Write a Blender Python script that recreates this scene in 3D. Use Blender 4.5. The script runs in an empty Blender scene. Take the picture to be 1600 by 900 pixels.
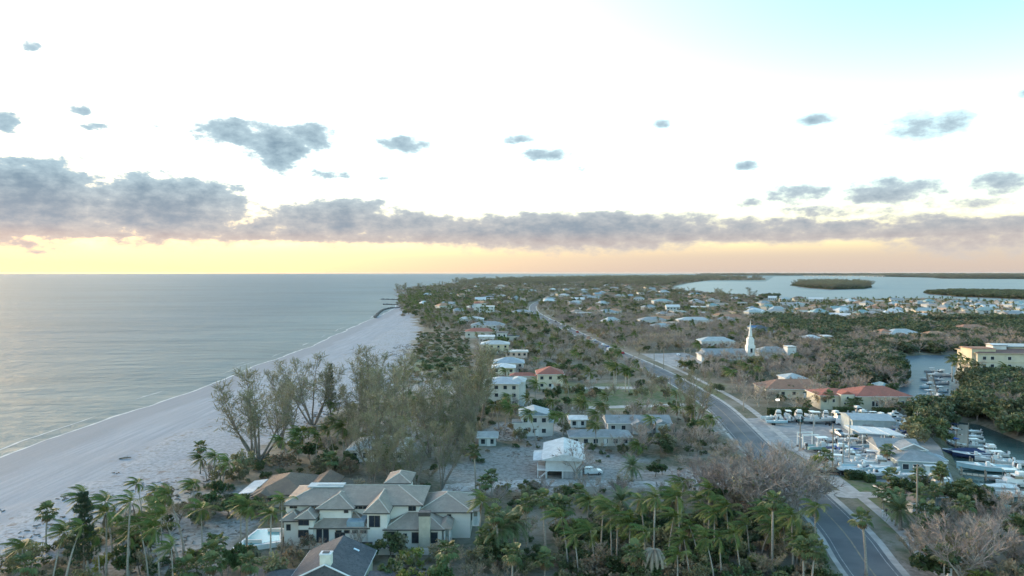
import bpy, bmesh, math, random
import numpy as np
from mathutils import Vector, Matrix
R = math.radians
rng = random.Random(11)
scene = bpy.context.scene
col = scene.collection

# ------------------------------------------------------------------ camera
F = 1085.0                  # focal length in photograph pixels (1600 wide)
HC = 50.0                   # camera height over the land
Y0 = 425.5                  # eye-level row of the photograph
SEA = -1.2                  # sea level below the land
PITCH = math.atan((450 - Y0) / F)
cd = bpy.data.cameras.new('camera'); cam = bpy.data.objects.new('camera', cd); col.objects.link(cam)
cam.location = (0, 0, HC); cam.rotation_euler = (math.pi / 2 - PITCH, 0, 0)
cd.sensor_width = 36.0; cd.lens = 36.0 * F / 1600.0; cd.clip_start = 1.0; cd.clip_end = 90000.0
scene.camera = cam

# ------------------------------------------------------------------ exposure
scene.view_settings.view_transform = 'Standard'; scene.view_settings.look = 'None'
scene.view_settings.gamma = 1.0; scene.view_settings.use_curve_mapping = False
scene.view_settings.exposure = EXPOSURE = 2.72
scene.render.engine = 'CYCLES'
scene.cycles.max_bounces = 6; scene.cycles.diffuse_bounces = 3; scene.cycles.glossy_bounces = 2
scene.cycles.transmission_bounces = 2; scene.cycles.transparent_max_bounces = 6; scene.cycles.volume_bounces = 0
scene.cycles.use_denoising = True

# ------------------------------------------------------------------ sun and sky
SUN_AZ, SUN_EL = R(-52), R(6.0)          # low in the west, left of the view, behind cloud
sd = bpy.data.lights.new('sun', 'SUN'); sun = bpy.data.objects.new('sun', sd); col.objects.link(sun)
sd.energy = 0.5; sd.angle = R(14); sd.color = (1.0, 0.80, 0.60)
sun.rotation_euler = (math.pi / 2 - SUN_EL - R(6), 0, math.pi - SUN_AZ)
sun.location = (0, 0, 300)

world = bpy.data.worlds.new('World'); scene.world = world; world.use_nodes = True
world.cycles.sampling_method = 'MANUAL'; world.cycles.sample_map_resolution = 512
nt = world.node_tree; nt.nodes.clear()
def N(tree, typ, **kw):
    n = tree.nodes.new(typ)
    for k, v in kw.items():
        setattr(n, k, v)
    return n
class G:
    """small arithmetic on node sockets"""
    def __init__(s, t): s.t = t
    def m(s, op, *a, clamp=False):
        n = s.t.nodes.new('ShaderNodeMath'); n.operation = op; n.use_clamp = clamp
        for i, v in enumerate(a):
            if hasattr(v, 'is_output'): s.t.links.new(v, n.inputs[i])
            else: n.inputs[i].default_value = v
        return n.outputs[0]
    def smooth(s, v, lo, hi):
        n = s.t.nodes.new('ShaderNodeMapRange'); n.interpolation_type = 'SMOOTHSTEP'
        s.t.links.new(v, n.inputs[0]); n.inputs[1].default_value = lo; n.inputs[2].default_value = hi
        return n.outputs[0]
    def noise(s, vec, scale, detail=5, rough=0.55, dim='3D', dist=0.0):
        n = s.t.nodes.new('ShaderNodeTexNoise'); n.noise_dimensions = dim
        n.inputs['Scale'].default_value = scale; n.inputs['Detail'].default_value = detail
        n.inputs['Roughness'].default_value = rough; n.inputs['Distortion'].default_value = dist
        if vec is not None: s.t.links.new(vec, n.inputs['Vector'])
        return n.outputs['Fac']
    def mix(s, f, a, b, blend='MIX'):
        n = s.t.nodes.new('ShaderNodeMix'); n.data_type = 'RGBA'; n.blend_type = blend
        for sock, v in ((n.inputs[0], f), (n.inputs[6], a), (n.inputs[7], b)):
            if hasattr(v, 'is_output'): s.t.links.new(v, sock)
            elif isinstance(v, (int, float)): sock.default_value = v
            else: sock.default_value = (*v, 1.0) if len(v) == 3 else v
        return n.outputs[2]
    def comb(s, x, y, z):
        n = s.t.nodes.new('ShaderNodeCombineXYZ')
        for i, v in enumerate((x, y, z)):
            if hasattr(v, 'is_output'): s.t.links.new(v, n.inputs[i])
            else: n.inputs[i].default_value = v
        return n.outputs[0]

g = G(nt)
sky = N(nt, 'ShaderNodeTexSky', sky_type='NISHITA', sun_disc=False)
sky.sun_elevation = SUN_EL; sky.sun_rotation = SUN_AZ; sky.air_density = 1.0; sky.dust_density = 1.0; sky.ozone_density = 1.0
SKY_STRENGTH = 0.15
tc = N(nt, 'ShaderNodeTexCoord'); sp = N(nt, 'ShaderNodeSeparateXYZ'); nt.links.new(tc.outputs['Generated'], sp.inputs[0])
az = g.m('MULTIPLY', g.m('ARCTAN2', sp.outputs[0], sp.outputs[1]), 180 / math.pi)      # 0 = north of the view, + to the east
el = g.m('MULTIPLY', g.m('ARCSINE', sp.outputs[2]), 180 / math.pi)
uv = g.comb(az, g.m('MULTIPLY', el, 1.9), 0.0)
n_big = g.noise(uv, 0.16, 6, 0.6)
n_fine = g.noise(uv, 0.62, 7, 0.62)
n_mid = g.noise(g.comb(g.m('ADD', az, 37.0), g.m('MULTIPLY', el, 2.6), 4.0), 0.30, 6, 0.6)
def ang(x, y):
    a = math.atan((x - 800) / F)
    return math.degrees(a), math.degrees(math.atan((Y0 - y) / math.hypot(F, x - 800)))
#  cloud positions over the horizon: x, y, half width, half height (photograph pixels), weight
CL = [(362, 208, 54, 17, 1.15), (436, 232, 46, 32, 1.2), (488, 214, 32, 18, 1.15), (405, 200, 30, 12, .9), (515, 273, 42, 10, .8), (410, 262, 60, 14, .5),
      (630, 227, 36, 12, 1.0), (18, 193, 30, 14, 1.0), (55, 72, 16, 9, .8), (128, 175, 20, 9, .9), (150, 197, 24, 7, .9), (265, 170, 26, 9, .55),
      (172, 232, 30, 5, .7), (178, 277, 46, 8, .8), (210, 199, 18, 6, .6), (372, 295, 22, 7, .9), (300, 246, 28, 6, .4), (598, 279, 18, 5, .6), (240, 196, 22, 5, .5),
      (812, 219, 30, 8, .8), (850, 244, 42, 11, .9), (906, 265, 12, 6, .7), (1033, 195, 13, 7, .8), (1272, 188, 28, 7, .9), (1166, 260, 20, 6, 1.0),
      (1440, 200, 55, 20, .7), (1478, 194, 32, 14, .9), (1250, 305, 70, 16, .8), (1390, 300, 76, 18, .95), (1565, 287, 52, 15, .9), (1300, 330, 130, 10, .7),
      (1180, 318, 60, 12, .5), (1500, 318, 90, 10, .6), (1596, 148, 9, 5, .6),
      (45, 312, 100, 44, 1.5), (250, 326, 118, 36, 1.45), (300, 302, 66, 20, 1.2), (520, 345, 100, 26, 1.3), (560, 328, 50, 17, 1.1), (640, 348, 70, 16, 1.2), (900, 360, 190, 22, 1.4), (740, 362, 120, 18, 1.2),
      (1130, 356, 160, 16, .9), (1520, 366, 120, 24, .9), (1430, 345, 80, 14, .7)]
acc = None
uvf = g.comb(az, el, 1.0)
for (x, y, rx, ry, w) in CL:
    a0, e0 = ang(x, y); k = math.degrees(1 / F)
    sx, sy = .7 / (rx * k * math.cos(math.radians(a0)) ** 2 + .05), .7 / (ry * k)
    v1 = N(nt, 'ShaderNodeVectorMath', operation='MULTIPLY_ADD'); nt.links.new(uvf, v1.inputs[0])
    v1.inputs[1].default_value = (sx, sy, 0); v1.inputs[2].default_value = (-a0 * sx, -e0 * sy, math.sqrt(1.6 - w))
    v2 = N(nt, 'ShaderNodeVectorMath', operation='LENGTH'); nt.links.new(v1.outputs[0], v2.inputs[0])
    acc = v2.outputs['Value'] if acc is None else g.m('MINIMUM', acc, v2.outputs['Value'])
acc = g.m('SUBTRACT', 1.6, g.m('MULTIPLY', acc, acc))
acc = g.m('MAXIMUM', acc, -2.5)
#  the bank that lies all round above the horizon
low_edge = g.m('ADD', 2.15, g.m('MULTIPLY', g.m('SUBTRACT', n_mid, .5), .7))
up_edge = g.m('ADD', 4.4, g.m('MULTIPLY', g.m('SUBTRACT', n_big, .5), 4.0))
bank = g.m('MINIMUM', g.m('MULTIPLY', g.m('SUBTRACT', el, low_edge), 2.0), g.m('MULTIPLY', g.m('SUBTRACT', up_edge, el), 1.1))
bank = g.m('MINIMUM', bank, .95)
#  scattered small clouds everywhere else in the sky
scat = g.m('MULTIPLY', g.m('SUBTRACT', n_big, .74), 7.0)
nf = g.m('SUBTRACT', n_fine, .5)
field = g.m('MAXIMUM', g.m('ADD', g.m('MAXIMUM', acc, scat), g.m('MULTIPLY', nf, 2.1)), g.m('ADD', bank, g.m('MULTIPLY', nf, 2.0)))
cover = g.smooth(field, -.35, .85)
thick = g.smooth(field, .3, 1.8)
hz = g.smooth(el, 2.0, 8.0)
sunward = g.smooth(az, 16.0, -50.0)
thin_col = g.mix(hz, g.mix(sunward, (.68, .62, .58), (.88, .74, .64)), (.62, .80, .88))
core_col = g.mix(hz, g.mix(g.smooth(el, 3.6, 2.2), g.mix(sunward, (.33, .385, .45), (.40, .43, .49)), g.mix(sunward, (.48, .42, .42), (.66, .47, .41))), (.215, .325, .42))
cloud_col = g.mix(thick, thin_col, core_col)
BG = {}
#  clear sky between the clouds: Nishita, scaled to the exposure of the photograph
skyc = N(nt, 'ShaderNodeHueSaturation'); nt.links.new(sky.outputs[0], skyc.inputs['Color']); skyc.inputs['Saturation'].default_value = 1.12
scl = N(nt, 'ShaderNodeVectorMath', operation='SCALE'); nt.links.new(cloud_col, scl.inputs[0])
scl.inputs['Scale'].default_value = 1.0 / (2 ** EXPOSURE) / SKY_STRENGTH
hcol = N(nt, 'ShaderNodeVectorMath', operation='SCALE'); nt.links.new(g.mix(sunward, (.60, .53, .525), (1.10, .98, .66)), hcol.inputs[0])
hcol.inputs['Scale'].default_value = 1.0 / (2 ** EXPOSURE) / SKY_STRENGTH
tint = g.mix(g.m('MULTIPLY', g.smooth(az, -20.0, 40.0), g.smooth(el, 4.0, 20.0)), g.mix(1.0, skyc.outputs[0], (1.0, .97, 1.0), 'MULTIPLY'), g.mix(1.0, skyc.outputs[0], (.61, .90, .92), 'MULTIPLY'))
clear = g.mix(g.m('MULTIPLY', g.smooth(el, 5.5, 1.0), .9), tint, hcol.outputs[0])      # moist air over the horizon
total = g.mix(cover, clear, scl.outputs[0])
bgn = N(nt, 'ShaderNodeBackground'); nt.links.new(total, bgn.inputs['Color']); bgn.inputs['Strength'].default_value = SKY_STRENGTH
wo = N(nt, 'ShaderNodeOutputWorld'); nt.links.new(bgn.outputs[0], wo.inputs['Surface'])

# ------------------------------------------------------------------ helpers
def P(x, y, z=0.0):
    """photograph pixel -> point on the horizontal plane z (ground, water, a flat roof)"""
    dx, dz = (x - 800) / F, (450 - y) / F
    c, s = math.cos(PITCH), math.sin(PITCH)
    d = Vector((dx, c + dz * s, dz * c - s))
    t = (z - HC) / d.z
    return Vector((d.x * t, d.y * t, z))
def tag(o, label=None, cat=None, group=None, kind=None):
    for k, v in (('label', label), ('category', cat), ('group', group), ('kind', kind)):
        if v: o[k] = v
    return o
def mat(name, c1, c2=None, scale=1.0, rough=.8, spec=.3, bump=0.0, bscale=None, metal=0.0, coords='Object', stretch=(1, 1, 1), rnd=0.0, trans=0.0, c3=None, detail=4, lo=.35, hi=.65):
    m = bpy.data.materials.new(name); m.use_nodes = True
    t = m.node_tree; b = t.nodes['Principled BSDF']; gg = G(t)
    b.inputs['Roughness'].default_value = rough; b.inputs['Specular IOR Level'].default_value = spec; b.inputs['Metallic'].default_value = metal
    tcn = N(t, 'ShaderNodeTexCoord'); mp = N(t, 'ShaderNodeMapping'); mp.inputs['Scale'].default_value = stretch
    t.links.new(tcn.outputs[coords], mp.inputs[0]); vec = mp.outputs[0]
    c = (*c1, 1)
    if c2 is not None:
        c = gg.mix(gg.smooth(gg.noise(vec, scale, detail), lo, hi), c1, c2)
        if c3 is not None:
            c = gg.mix(gg.smooth(gg.noise(vec, scale * 3.7, 5), .45, .7), c, c3)
    if rnd:
        oi = N(t, 'ShaderNodeObjectInfo'); hs = N(t, 'ShaderNodeHueSaturation')
        if hasattr(c, 'is_output'): t.links.new(c, hs.inputs['Color'])
        else: hs.inputs['Color'].default_value = c
        t.links.new(gg.m('ADD', 1 - rnd * .5, gg.m('MULTIPLY', oi.outputs['Random'], rnd)), hs.inputs['Value'])
        t.links.new(gg.m('ADD', .5 - rnd * .04, gg.m('MULTIPLY', oi.outputs['Random'], rnd * .06)), hs.inputs['Hue'])
        c = hs.outputs[0]
    if hasattr(c, 'is_output'): t.links.new(c, b.inputs['Base Color'])
    else: b.inputs['Base Color'].default_value = c
    if bump:
        bn = N(t, 'ShaderNodeBump'); bn.inputs['Strength'].default_value = min(1, bump); bn.inputs['Distance'].default_value = .05 * max(1, bump)
        t.links.new(gg.noise(vec, bscale or scale * 4, 4), bn.inputs['Height']); t.links.new(bn.outputs[0], b.inputs['Normal'])
    if trans:
        tr = N(t, 'ShaderNodeBsdfTranslucent'); ms = N(t, 'ShaderNodeMixShader'); ms.inputs[0].default_value = trans
        if hasattr(c, 'is_output'): t.links.new(c, tr.inputs['Color'])
        else: tr.inputs['Color'].default_value = c
        t.links.new(b.outputs[0], ms.inputs[1]); t.links.new(tr.outputs[0], ms.inputs[2])
        t.links.new(ms.outputs[0], t.nodes['Material Output'].inputs['Surface'])
    return m
class MB:
    """collects faces; build() links them as one mesh object, mesh() only makes the data"""
    def __init__(s): s.v, s.f, s.m = [], [], []
    def add(s, vs, fs, mi=0):
        o = len(s.v); s.v.extend([tuple(v) for v in vs])
        for f in fs: s.f.append(tuple(i + o for i in f)); s.m.append(mi)
        return s
    def box(s, c, d, rz=0.0, mi=0, taper=1.0):
        cx, cy, cz = c; hx, hy, hz_ = d[0] / 2, d[1] / 2, d[2] / 2; cs, sn = math.cos(rz), math.sin(rz); vs = []
        for k in (-1, 1):
            q = taper if k > 0 else 1.0
            for (i, j) in ((-1, -1), (1, -1), (1, 1), (-1, 1)):
                x, y = i * hx * q, j * hy * q; vs.append((cx + x * cs - y * sn, cy + x * sn + y * cs, cz + k * hz_))
        return s.add(vs, [(3, 2, 1, 0), (4, 5, 6, 7), (0, 1, 5, 4), (1, 2, 6, 5), (2, 3, 7, 6), (3, 0, 4, 7)], mi)
    def tube(s, pts, rad, n=6, mi=0, cap=True):
        pts = [Vector(p) for p in pts]; vs = []; fs = []
        for i, p in enumerate(pts):
            d = (pts[min(i + 1, len(pts) - 1)] - pts[max(i - 1, 0)]).normalized()
            u = d.cross(Vector((0, 0, 1)) if abs(d.z) < .95 else Vector((1, 0, 0))).normalized(); w = d.cross(u)
            r = rad[i] if hasattr(rad, '__len__') else rad
            for k in range(n):
                a = 2 * math.pi * k / n; vs.append(p + u * (r * math.cos(a)) + w * (r * math.sin(a)))
        for i in range(len(pts) - 1):
            for k in range(n):
                a, b = i * n + k, i * n + (k + 1) % n; fs.append((a, b, b + n, a + n))
        if cap: fs.append(tuple(range(n))[::-1]); fs.append(tuple(range((len(pts) - 1) * n, len(pts) * n)))
        return s.add(vs, fs, mi)
    def prism(s, poly, z0, z1, mi=0):
        n = len(poly); vs = [(p[0], p[1], z0) for p in poly] + [(p[0], p[1], z1) for p in poly]
        return s.add(vs, [tuple(range(n))[::-1], tuple(range(n, 2 * n))] + [(i, (i + 1) % n, n + (i + 1) % n, n + i) for i in range(n)], mi)
    def mesh(s, name, mats, smooth=False):
        me = bpy.data.meshes.new(name); me.from_pydata(s.v, [], s.f)
        for m in (mats if isinstance(mats, (list, tuple)) else [mats]): me.materials.append(m)
        if len(set(s.m)) > 1: me.polygons.foreach_set('material_index', s.m)
        if smooth: me.polygons.foreach_set('use_smooth', [True] * len(s.f))
        me.update(); return me
    def build(s, name, mats, parent=None, loc=None, rz=0.0, smooth=False):
        return put(name, s.mesh(name, mats, smooth), parent, loc, rz)
def put(name, me, parent=None, loc=None, rz=0.0, scale=None):
    o = bpy.data.objects.new(name, me); col.objects.link(o)
    if parent is not None: o.parent = parent
    if loc is not None: o.location = loc
    if rz: o.rotation_euler = (0, 0, rz)
    if scale is not None: o.scale = scale
    return o
def empty(name, loc=(0, 0, 0), rz=0.0, label=None, cat=None, group=None):
    e = bpy.data.objects.new(name, None); col.objects.link(e); e.location = loc; e.rotation_euler = (0, 0, rz); e.empty_display_size = .5
    return tag(e, label, cat, group)

# ------------------------------------------------------------------ coast lines
GULF = [(-141, -300), (-141, 192), (-141, 255), (-136, 293), (-140, 376), (-138, 453), (-145, 588), (-153, 756), (-158, 850), (-165, 960), (-170, 1020), (-217, 1307),
        (-265, 1600), (-330, 1950), (-320, 2400), (-249, 3000), (0, 4440), (900, 6535), (1900, 7600)]
pz = lambda L, z=SEA: [tuple(P(x, y, z)[:2]) for x, y in L]
BAYSIDE = pz([(1087, 433.5), (1196, 436.5), (1199, 438), (1110, 438), (1087, 441), (1068, 444), (1052, 448), (1048, 452), (1064, 456), (1111, 460), (1160, 464), (1206, 468), (1275, 469), (1340, 467.5), (1445, 466),
              (1475, 467), (1600, 473), (1900, 478), (2300, 484)]) + [(2600, 900), (2600, -300)]
LAND = GULF + BAYSIDE
MARINA = pz([(1478, 657), (1530, 664), (1600, 692), (1750, 730), (2100, 800), (2100, 850), (1800, 850), (1640, 815), (1570, 792), (1528, 764), (1500, 738), (1484, 704), (1476, 675)])
LAGOON = pz([(1388, 558), (1440, 555), (1560, 555), (1560, 575), (1520, 590), (1510, 615), (1500, 645), (1440, 645), (1402, 630), (1404, 612), (1414, 596), (1410, 575)])
CANAL = pz([(1436, 509), (1490, 508.5), (1720, 508), (1720, 513), (1436, 513.5)])
def sdf(poly, pts):
    """signed distance, + inside"""
    p = np.asarray(pts, float); d = np.full(len(p), 1e18); ins = np.zeros(len(p), bool); n = len(poly)
    for i in range(n):
        a = np.array(poly[i][:2], float); b = np.array(poly[(i + 1) % n][:2], float); e = b - a
        w = p - a; t = np.clip((w @ e) / max(e @ e, 1e-9), 0, 1); q = w - t[:, None] * e; d = np.minimum(d, (q * q).sum(1))
        c = (a[1] > p[:, 1]) != (b[1] > p[:, 1])
        if abs(e[1]) > 1e-9: ins ^= c & (p[:, 0] < e[0] * (p[:, 1] - a[1]) / e[1] + a[0])
    return np.where(ins, 1, -1) * np.sqrt(d)
VEG = pz([(-700, 1100), (-60, 905), (60, 885), (140, 830), (230, 795), (330, 738), (400, 712), (520, 650), (600, 610), (625, 590), (640, 555), (655, 520), (650, 500), (640, 488), (628, 478)], 0) + [(-240, 1600), (-290, 1950), (-210, 3000), (50, 4440)]
BEACHPOLY = [(-800, -300)] + [(p[0] - 0, p[1]) for p in VEG] + [(-2000, 4440), (-2000, -300)]

us = np.concatenate([np.linspace(-3.6, -1.0, 40)[:-1], np.linspace(-1.0, 1.0, 520), np.linspace(1.0, 3.6, 40)[1:]])
ys = np.geomspace(40, 9000, 430)
U, YY = np.meshgrid(us, ys); XX = U * YY
pts = np.stack([XX.ravel(), YY.ravel()], 1)
dl = sdf(LAND, pts); gulfside = pts[:, 0] < -60
gulfside |= (pts[:, 1] > 3000) & (pts[:, 0] < (pts[:, 1] - 4000) * .5)
for wpoly in (MARINA, LAGOON, CANAL): dl = np.minimum(dl, -sdf(wpoly, pts))
def vnoise(p, s, seed=0):
    r = np.random.RandomState(seed); T = r.rand(64, 64); q = p / s; i = np.floor(q).astype(int); f = q - i; f = f * f * (3 - 2 * f)
    h = lambda a, b: T[(i[:, 0] + a) % 64, (i[:, 1] + b) % 64]
    return (h(0, 0) * (1 - f[:, 0]) + h(1, 0) * f[:, 0]) * (1 - f[:, 1]) + (h(0, 1) * (1 - f[:, 0]) + h(1, 1) * f[:, 0]) * f[:, 1]
wob = (vnoise(pts, 24, 1) - .5) * 5 + (vnoise(pts, 7, 2) - .5) * 1.6
zb = SEA + np.clip(dl + wob * .6, -30, 80) * .028; zs = SEA + np.clip(dl, -4, 6) * .5
z = np.where(gulfside, np.minimum(zb, 0), np.clip(np.minimum(zs, 0), SEA - 2, 0))
z[~np.isfinite(z)] = 0
bsd = sdf(BEACHPOLY, pts)
sandm = np.clip((bsd + (vnoise(pts, 9, 3) - .5) * 14 + (vnoise(pts, 3, 4) - .5) * 5) / 5 + .5, 0, 1)
# low dune bumps on the upper beach only
z = z + np.where((bsd > 2) & (z > -.35), (vnoise(pts, 6, 5) - .5) * .25, 0)
SANDY = [[(690, 790), (740, 770), (1010, 764), (1180, 757), (1180, 745), (1000, 730), (1000, 712), (905, 705), (850, 690), (760, 700), (690, 740)],
         [(120, 900), (250, 800), (330, 770), (420, 760), (430, 800), (380, 860), (300, 900)],
         [(560, 720), (700, 700), (700, 640), (560, 660)],
         [(640, 620), (740, 620), (720, 560), (640, 560)], [(760, 690), (900, 690), (900, 660), (760, 660)],
         [(1180, 740), (1295, 800), (1310, 850), (1230, 800), (1120, 660), (1150, 660)]]
DIRT = [[(1293, 775), (1345, 830), (1440, 890), (1475, 900), (1500, 930), (1460, 930), (1400, 890), (1330, 835)]]
LAWN = [[(1298, 738), (1375, 752), (1420, 768), (1415, 830), (1400, 828), (1330, 775)], [(870, 640), (1120, 640), (1130, 600), (880, 598)], [(640, 580), (720, 580), (720, 560), (650, 560)], [(950, 850), (1200, 850), (1190, 800), (1000, 800)]]
def zonemask(polys, soft, seed):
    m = np.full(len(pts), -1e9)
    for q in polys: m = np.maximum(m, sdf(pz(q, 0), pts))
    return np.clip((m + (vnoise(pts, 8, seed) - .5) * soft * 3) / soft + .5, 0, 1)
lawnm, sand2 = zonemask(LAWN, 2.0, 6), zonemask(SANDY, 4.0, 7)
dirtm = zonemask(DIRT, 1.5, 8)
nr, nc = XX.shape
idx = np.arange(nr * nc).reshape(nr, nc)
quads = np.stack([idx[:-1, :-1], idx[:-1, 1:], idx[1:, 1:], idx[1:, :-1]], -1).reshape(-1, 4)
keep = (z[quads].max(1) > SEA - 1.6)
quads = quads[keep]
used_i = np.unique(quads); remap = np.full(len(pts), -1); remap[used_i] = np.arange(len(used_i))
me = bpy.data.meshes.new('ground'); gv = np.concatenate([pts, z[:, None]], 1)[used_i]
me.vertices.add(len(gv)); me.vertices.foreach_set('co', gv.ravel().astype(np.float32))
qf = remap[quads]; me.loops.add(qf.size); me.loops.foreach_set('vertex_index', qf.ravel().astype(np.int32))
me.polygons.add(len(qf)); me.polygons.foreach_set('loop_start', (np.arange(len(qf)) * 4).astype(np.int32))
me.polygons.foreach_set('use_smooth', np.ones(len(qf), bool)); me.update(calc_edges=True)
at = me.attributes.new('zone', 'FLOAT_COLOR', 'POINT')
at.data.foreach_set('color', np.stack([sandm, lawnm, sand2, dirtm], 1)[used_i].ravel().astype(np.float32))
gm = bpy.data.materials.new('ground_cover'); gm.use_nodes = True; t = gm.node_tree; b = t.nodes['Principled BSDF']; q = G(t)
geo = N(t, 'ShaderNodeNewGeometry'); sepp = N(t, 'ShaderNodeSeparateXYZ'); t.links.new(geo.outputs['Position'], sepp.inputs[0])
za = N(t, 'ShaderNodeAttribute', attribute_name='zone'); sz = N(t, 'ShaderNodeSeparateColor'); t.links.new(za.outputs['Color'], sz.inputs[0])
pos = geo.outputs['Position']
along = q.comb(sepp.outputs[0], q.m('MULTIPLY', sepp.outputs[1], .045), 0.0)
tracks = q.noise(along, .55, 6, .65); patch = q.noise(pos, .035, 5, .6); fine = q.noise(pos, .9, 6, .65); speck = q.noise(pos, .35, 6, .7)
dry = q.mix(q.smooth(tracks, .35, .68), (.17, .205, .242), (.24, .275, .31))
dry = q.mix(q.m('MULTIPLY', q.smooth(patch, .4, .65), .55), dry, (.205, .23, .255))
upper = q.smooth(sepp.outputs[2], -.16, .0)
rough_sand = q.mix(q.smooth(fine, .34, .6), (.155, .172, .19), (.30, .325, .35))
dry = q.mix(q.m('MULTIPLY', upper, .75), dry, rough_sand)
wrack = q.m('MULTIPLY', q.smooth(speck, .53, .62), q.m('MULTIPLY', q.smooth(q.noise(pos, .05, 3), .40, .56), q.smooth(sepp.outputs[2], -.3, -.05)))
dry = q.mix(q.m('MULTIPLY', wrack, .8), dry, (.13, .11, .095))
wet = q.smooth(q.m('ADD', sepp.outputs[2], q.m('MULTIPLY', q.m('SUBTRACT', patch, .5), .3)), SEA + .46, SEA + .30)
sandc = q.mix(q.m('MULTIPLY', wet, .7), dry, (.155, .18, .205))
inland = q.mix(q.smooth(fine, .38, .62), (.075, .078, .045), (.15, .13, .095))
inland = q.mix(q.smooth(patch, .42, .62), inland, (.21, .19, .155))
inland = q.mix(q.m('MULTIPLY', q.smooth(speck, .5, .66), .6), inland, (.055, .07, .03))
lawn = q.mix(q.smooth(speck, .4, .62), (.085, .125, .05), (.16, .15, .10))
bare = q.mix(q.smooth(fine, .36, .6), (.165, .155, .14), (.275, .27, .255))
bare = q.mix(q.m('MULTIPLY', q.smooth(speck, .55, .66), .75), bare, (.11, .10, .075))
dirt = q.mix(q.smooth(fine, .4, .6), (.13, .115, .10), (.22, .20, .18))
c = q.mix(sz.outputs[2], inland, bare); c = q.mix(sz.outputs[1], c, lawn); c = q.mix(za.outputs['Alpha'], c, dirt); c = q.mix(sz.outputs[0], c, sandc)
t.links.new(c, b.inputs['Base Color']); b.inputs['Roughness'].default_value = .9; b.inputs['Specular IOR Level'].default_value = .2
bn = N(t, 'ShaderNodeBump'); bn.inputs['Strength'].default_value = .6; bn.inputs['Distance'].default_value = .25
t.links.new(fine, bn.inputs['Height']); t.links.new(bn.outputs[0], b.inputs['Normal'])
me.materials.append(gm); tag(put('ground', me), kind='structure')

# ------------------------------------------------------------------ water
def water_mat(name, deep, shallow, rough, wave, spec, bumpd):
    m = bpy.data.materials.new(name); m.use_nodes = True; t = m.node_tree; b = t.nodes['Principled BSDF']; q = G(t)
    geo = N(t, 'ShaderNodeNewGeometry'); s = N(t, 'ShaderNodeSeparateXYZ'); t.links.new(geo.outputs['Position'], s.inputs[0])
    crest = q.comb(q.m('MULTIPLY', s.outputs[0], .45), s.outputs[1], 0.0)
    big = q.noise(q.comb(q.m('MULTIPLY', s.outputs[0], .35), s.outputs[1], 2.0), .004, 5, .6)
    streak = q.noise(q.comb(q.m('MULTIPLY', s.outputs[0], .25), s.outputs[1], 2.0), .03, 5, .6)
    w1 = q.noise(crest, wave, 6, .65); w2 = q.noise(crest, wave * .13, 4, .6)
    if shallow:
        f = q.smooth(q.m('ADD', s.outputs[0], q.m('MULTIPLY', big, 90.0)), -330.0, -90.0)
        c = q.mix(f, deep, shallow)
    else: c = (*deep, 1)
    c = q.mix(q.m('MULTIPLY', q.smooth(big, .35, .65), .35), c, tuple(x * .6 for x in deep))
    c = q.mix(q.m('MULTIPLY', q.smooth(streak, .5, .7), .25), c, tuple(x * .5 for x in deep))
    t.links.new(c, b.inputs['Base Color'])
    b.inputs['Roughness'].default_value = rough; b.inputs['Specular IOR Level'].default_value = spec; b.inputs['IOR'].default_value = 1.33
    bn = N(t, 'ShaderNodeBump'); bn.inputs['Strength'].default_value = 1.0; bn.inputs['Distance'].default_value = bumpd
    t.links.new(q.m('ADD', w1, q.m('MULTIPLY', w2, 3.0)), bn.inputs['Height']); t.links.new(bn.outputs[0], b.inputs['Normal'])
    return m
sea_m = water_mat('sea_water', (.095, .145, .165), (.15, .195, .195), .48, .11, .055, 2.6)
basin_m = water_mat('basin_water', (.035, .065, .06), None, .2, .5, .3, .15)
bay_m = water_mat('bay_water', (.115, .145, .165), None, .35, .5, .10, .2)
sea = MB().add([(-30000, -1500, SEA), (30000, -1500, SEA), (30000, 26000, SEA), (-30000, 26000, SEA)], [(0, 1, 2, 3)]).build('sea', sea_m)
tag(sea, kind='structure')
#  sheltered water lies as its own sheet a hand above the open sea level
bay = MB().prism(pz([(1046, 450), (1088, 439.5), (1196, 440), (1210, 432), (1400, 430), (2600, 431), (2600, 486), (1600, 476), (1445, 470), (1206, 471)], SEA), SEA - .3, SEA + .04).build('bay_water', bay_m); tag(bay, kind='structure')
for nm, poly in (('lagoon_water', LAGOON), ('basin_water', MARINA), ('canal_water', CANAL)):
    cx = sum(p[0] for p in poly) / len(poly); cy = sum(p[1] for p in poly) / len(poly)
    big_ = [(cx + (p[0] - cx) * 1.12, cy + (p[1] - cy) * 1.12) for p in poly]
    tag(MB().prism(big_, SEA - .3, SEA + .06).build(nm, basin_m if nm == 'basin_water' else bay_m), kind='structure')
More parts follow.
